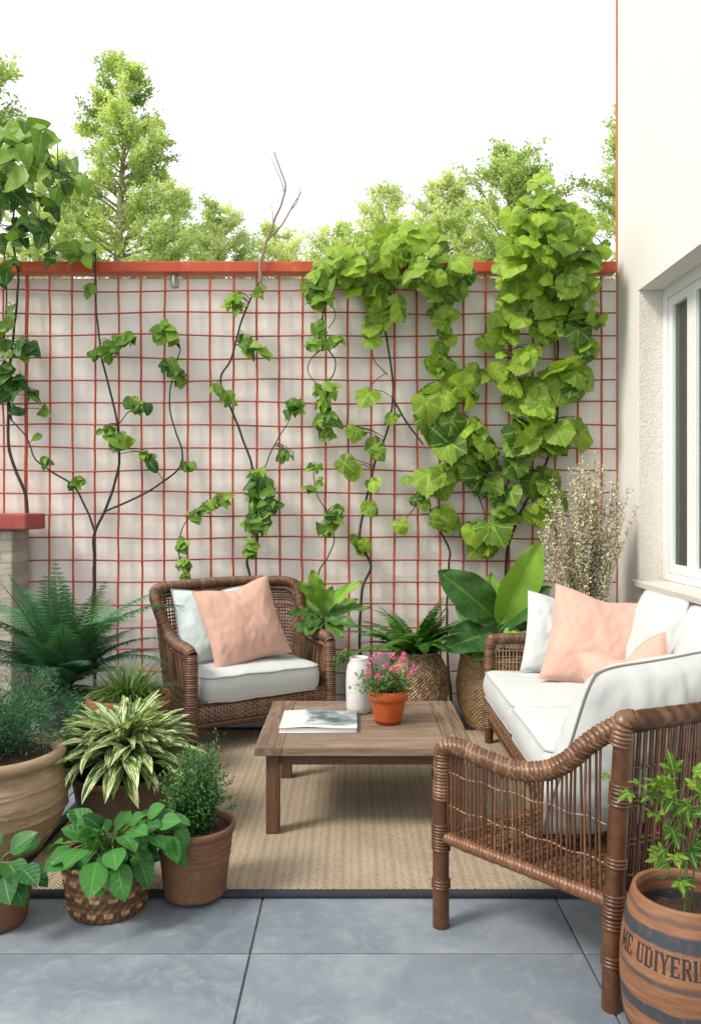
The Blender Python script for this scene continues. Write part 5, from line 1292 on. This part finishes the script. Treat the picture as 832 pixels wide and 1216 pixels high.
vine('climbing_vine', 'tallest vine towering as a dense leafy column over the right of the beam',
     [([(603, 838), (597, 760), (600, 690), (602, 655), (615, 615), (632, 582), (650, 545), (660, 500), (662, 440), (660, 380), (655, 320), (648, 250)], .012, .006), ([(660, 400), (690, 380, .1), (705, 390)], .005, .003), ([(650, 330), (612, 345), (605, 390), (610, 440)], .006, .004), ([(648, 300), (680, 270, .1), (700, 280, .1)], .005, .003), ([(648, 255, .1), (640, 225, .1), (655, 212, .1)], .005, .003), ([(632, 582), (670, 595), (650, 600)], .004, .003)],
     [(645, 222, 16, 14, 16, 22, .95, .25), (645, 250, 30, 18, 36, 28, .75, .32), (670, 262, 26, 20, 26, 28, .6, .3), (625, 265, 24, 18, 22, 28, .75, .3), (690, 285, 22, 20, 20, 28, .45, .3), (650, 290, 36, 18, 34, 30, .65, .32), (610, 300, 20, 18, 18, 28, .8, .25), (695, 262, 12, 14, 8, 24, .55, .25), (712, 295, 12, 10, 5, 24, .5, .2),
      (650, 325, 36, 18, 34, 32, .65, .25), (608, 335, 18, 16, 14, 30, .8, .15), (690, 325, 20, 18, 16, 30, .5, .2), (608, 368, 15, 15, 12, 28, .85, .12), (655, 360, 22, 16, 16, 32, .65, .15), (690, 360, 18, 16, 14, 30, .45, .15), (680, 385, 22, 14, 14, 30, .45, .12), (712, 380, 12, 10, 7, 24, .5, .1), (648, 390, 14, 14, 7, 34, .65, .1), (595, 375, 12, 8, 5, 28, .8, .1), (600, 395, 10, 10, 5, 26, .75, .08), (678, 415, 16, 12, 8, 30, .4, .1), (648, 395, 12, 12, 5, 34, .6, .1), (695, 412, 8, 8, 4, 26, .3, .08),
      (583, 402, 9, 6, 3, 28, .85, .08), (610, 425, 18, 14, 14, 28, .8, .1), (600, 450, 16, 10, 9, 26, .7, .1), (635, 420, 12, 12, 6, 30, .7, .1), (670, 440, 20, 12, 8, 46, .5, .1), (690, 455, 12, 12, 7, 28, .35, .1), (678, 465, 10, 10, 5, 30, .3, .1), (632, 478, 20, 10, 5, 56, .5, .12), (645, 515, 20, 14, 7, 52, .4, .12), (625, 510, 12, 12, 4, 44, .5, .1), (682, 508, 9, 9, 3, 38, .5, .1), (612, 545, 14, 14, 8, 36, .25, .1), (650, 570, 14, 12, 5, 44, .3, .1), (660, 590, 12, 10, 4, 32, .4, .08), (635, 605, 10, 8, 3, 34, .55, .08), (600, 610, 10, 10, 4, 32, .4, .08), (590, 580, 10, 10, 4, 30, .3, .08), (660, 530, 10, 10, 4, 34, .25, .06)],
     T_GR, GREEN_VINE, 109)

# ------------------------------------------------------------------ trees beyond the wall
def tree(name, label, px, top_py, Y, halfw_px, low_py, seed, mat, shape='cone', n_br=70, lpt=26, lsz=.055, cat='tree', group='trees beyond the wall'):
    rng = np.random.default_rng(seed)
    top = W(px, top_py, Y); H = top[2]; x = top[0]; rw = halfw_px*Y/FPX; zlow = EYE-(low_py-CY)*Y/FPX
    root = thing(name, label, cat, (x, Y, 0), group)
    g = MB(); z = np.linspace(0, H*.97, 24)
    T = np.stack([x+.05*np.sin(z*1.1+seed), np.full(24, Y)+.05*np.cos(z*.9), z], 1)
    g.tube(T, np.linspace(.035*H*.55+.02, .008, 24), 9); trunk = g
    gl = MB(); Ps = []; Ds = []; Ts = []
    zb = max(.8, zlow-.8)
    for i in range(n_br):
        k_ = ((i+rng.random())/n_br)**.85; zz_ = zb+(H-zb)*k_
        if shape == 'cone': rad = rw*(1-k_)**.80*rng.uniform(.45, 1.2)+.10
        else: rad = rw*math.sqrt(max(.03, 1-abs(2*k_-.8)**2.2))*rng.uniform(.45, 1.2)
        az = rng.uniform(0, 2*PI); e0 = rng.uniform(.25, .7) if shape == 'cone' else rng.uniform(.3, 1.1)
        P, D = frond_pts((x, Y, zz_-rad*.45), az, rad*1.1, e0, e0-rng.uniform(-.25, .35), 14, rng.normal()*.3)
        trunk.tube(P, np.linspace(.010+.012*rad, .003, 14), 4, caps=False)
        tb = rng.normal(.5, .28)
        for t_ in range(int(4+rad*9)):
            j = rng.integers(4, 14); b0_ = P[j]
            dd = nrm(D[j]*.9+rng.normal(size=3)*[.5, .5, .3]+[0, 0, .2]); L = rng.uniform(.14, .36)*(.6+.4*rad/rw)
            m = int(lpt*2.3); s = rng.random(m)
            q = b0_+dd*(s*L)[:, None]+rng.normal(size=(m, 3))*[.03, .03, .022]
            Ps.append(q); Ds.append(np.tile(dd, (m, 1))+rng.normal(size=(m, 3))*.7)
            Ts.append(np.clip(tb+rng.normal()*.12+rng.normal(size=m)*.18, 0, 1))
            if t_ % 2 == 0: trunk.tube(np.stack([b0_, b0_+dd*L*.5, b0_+dd*L]), [.005, .003, .0015], 3, caps=False)
    gl_n = 0; P = np.vstack(Ps); D = np.vstack(Ds); t = np.concatenate(Ts); n = len(P)
    leaves(gl, T_MI, P, D, rng.normal(size=(n, 3))+[0, -.3, .8], rng.uniform(.7, 1.3, n)*lsz, t, rng, 1.1)
    build(trunk, 'trunk', M['bark'], root); build(gl, 'crown', mat, root)
tree('conifer_tree', 'tall pale green pointed tree behind the left half of the wall', 146, 74, 10.0, 105, 320, 201, GREEN_TREE, 'cone', 120, 22, .037)
tree('garden_tree', 'loose dark tipped tree cut off by the left picture edge', -34, 15, 9.0, 66, 330, 202, GREEN_TREE, 'round', 50, 20, .042)
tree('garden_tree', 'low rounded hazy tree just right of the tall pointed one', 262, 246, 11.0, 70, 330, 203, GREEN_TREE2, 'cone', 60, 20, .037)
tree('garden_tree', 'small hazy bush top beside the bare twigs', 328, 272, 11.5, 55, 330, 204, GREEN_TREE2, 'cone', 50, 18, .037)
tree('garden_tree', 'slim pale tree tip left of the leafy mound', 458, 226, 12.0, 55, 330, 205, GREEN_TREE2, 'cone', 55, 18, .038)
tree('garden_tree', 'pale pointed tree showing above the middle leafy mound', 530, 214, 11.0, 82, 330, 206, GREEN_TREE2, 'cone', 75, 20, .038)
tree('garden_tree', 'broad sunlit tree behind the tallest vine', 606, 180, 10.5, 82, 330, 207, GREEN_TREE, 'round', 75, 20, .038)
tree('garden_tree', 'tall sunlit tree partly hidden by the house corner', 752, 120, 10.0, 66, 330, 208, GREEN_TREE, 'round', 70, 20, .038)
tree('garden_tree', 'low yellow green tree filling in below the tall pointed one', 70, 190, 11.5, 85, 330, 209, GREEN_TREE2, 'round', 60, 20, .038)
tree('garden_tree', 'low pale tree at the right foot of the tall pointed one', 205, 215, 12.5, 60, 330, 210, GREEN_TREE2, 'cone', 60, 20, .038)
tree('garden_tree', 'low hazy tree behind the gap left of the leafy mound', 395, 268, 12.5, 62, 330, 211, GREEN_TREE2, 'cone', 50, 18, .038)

# ------------------------------------------------------------------ light, sky, camera
w = bpy.data.worlds.new('World'); sc.world = w; w.use_nodes = True
nt = w.node_tree; bg = nt.nodes['Background']
# sun high on the left, a little behind the viewer
sky = nt.nodes.new('ShaderNodeTexSky'); sky.sky_type = 'NISHITA'; sky.sun_disc = False
dirv = np.array([-.58, -.34, .74]); dirv = dirv/np.linalg.norm(dirv)
sky.sun_elevation = math.asin(dirv[2]); sky.sun_rotation = math.atan2(dirv[0], dirv[1])
sky.air_density = 1.0; sky.dust_density = 3.0
hz = nt.nodes.new('ShaderNodeMix'); hz.data_type = 'RGBA'; hz.inputs[0].default_value = .85
nt.links.new(sky.outputs[0], hz.inputs[6]); hz.inputs[7].default_value = (12.4, 12.5, 12.6, 1)   # thin bright overcast veil
nt.links.new(hz.outputs[2], bg.inputs[0]); bg.inputs[1].default_value = .116
sl = bpy.data.lights.new('sun', 'SUN'); sl.energy = 3.7; sl.angle = R(16); sl.color = (1.0, .93, .82)
so = bpy.data.objects.new('sun', sl); COL.objects.link(so); so.location = (0, 0, 8)
so.rotation_euler = Vector(tuple(dirv)).to_track_quat('Z', 'Y').to_euler()

cam = bpy.data.cameras.new('camera'); co = bpy.data.objects.new('camera', cam); COL.objects.link(co)
co.location = (0, 0, EYE); co.rotation_euler = (R(90), 0, 0)
cam.sensor_fit = 'VERTICAL'; cam.sensor_height = 36; cam.lens = 36*FPX/1216
cam.shift_x = -2/1216; cam.shift_y = -8/1216; cam.clip_end = 400; cam.clip_start = .05
sc.camera = co
sc.view_settings.view_transform = 'Standard'; sc.view_settings.look = 'None'; sc.view_settings.exposure = 0; sc.view_settings.gamma = 1
sc.cycles.max_bounces = 8; sc.cycles.transparent_max_bounces = 8
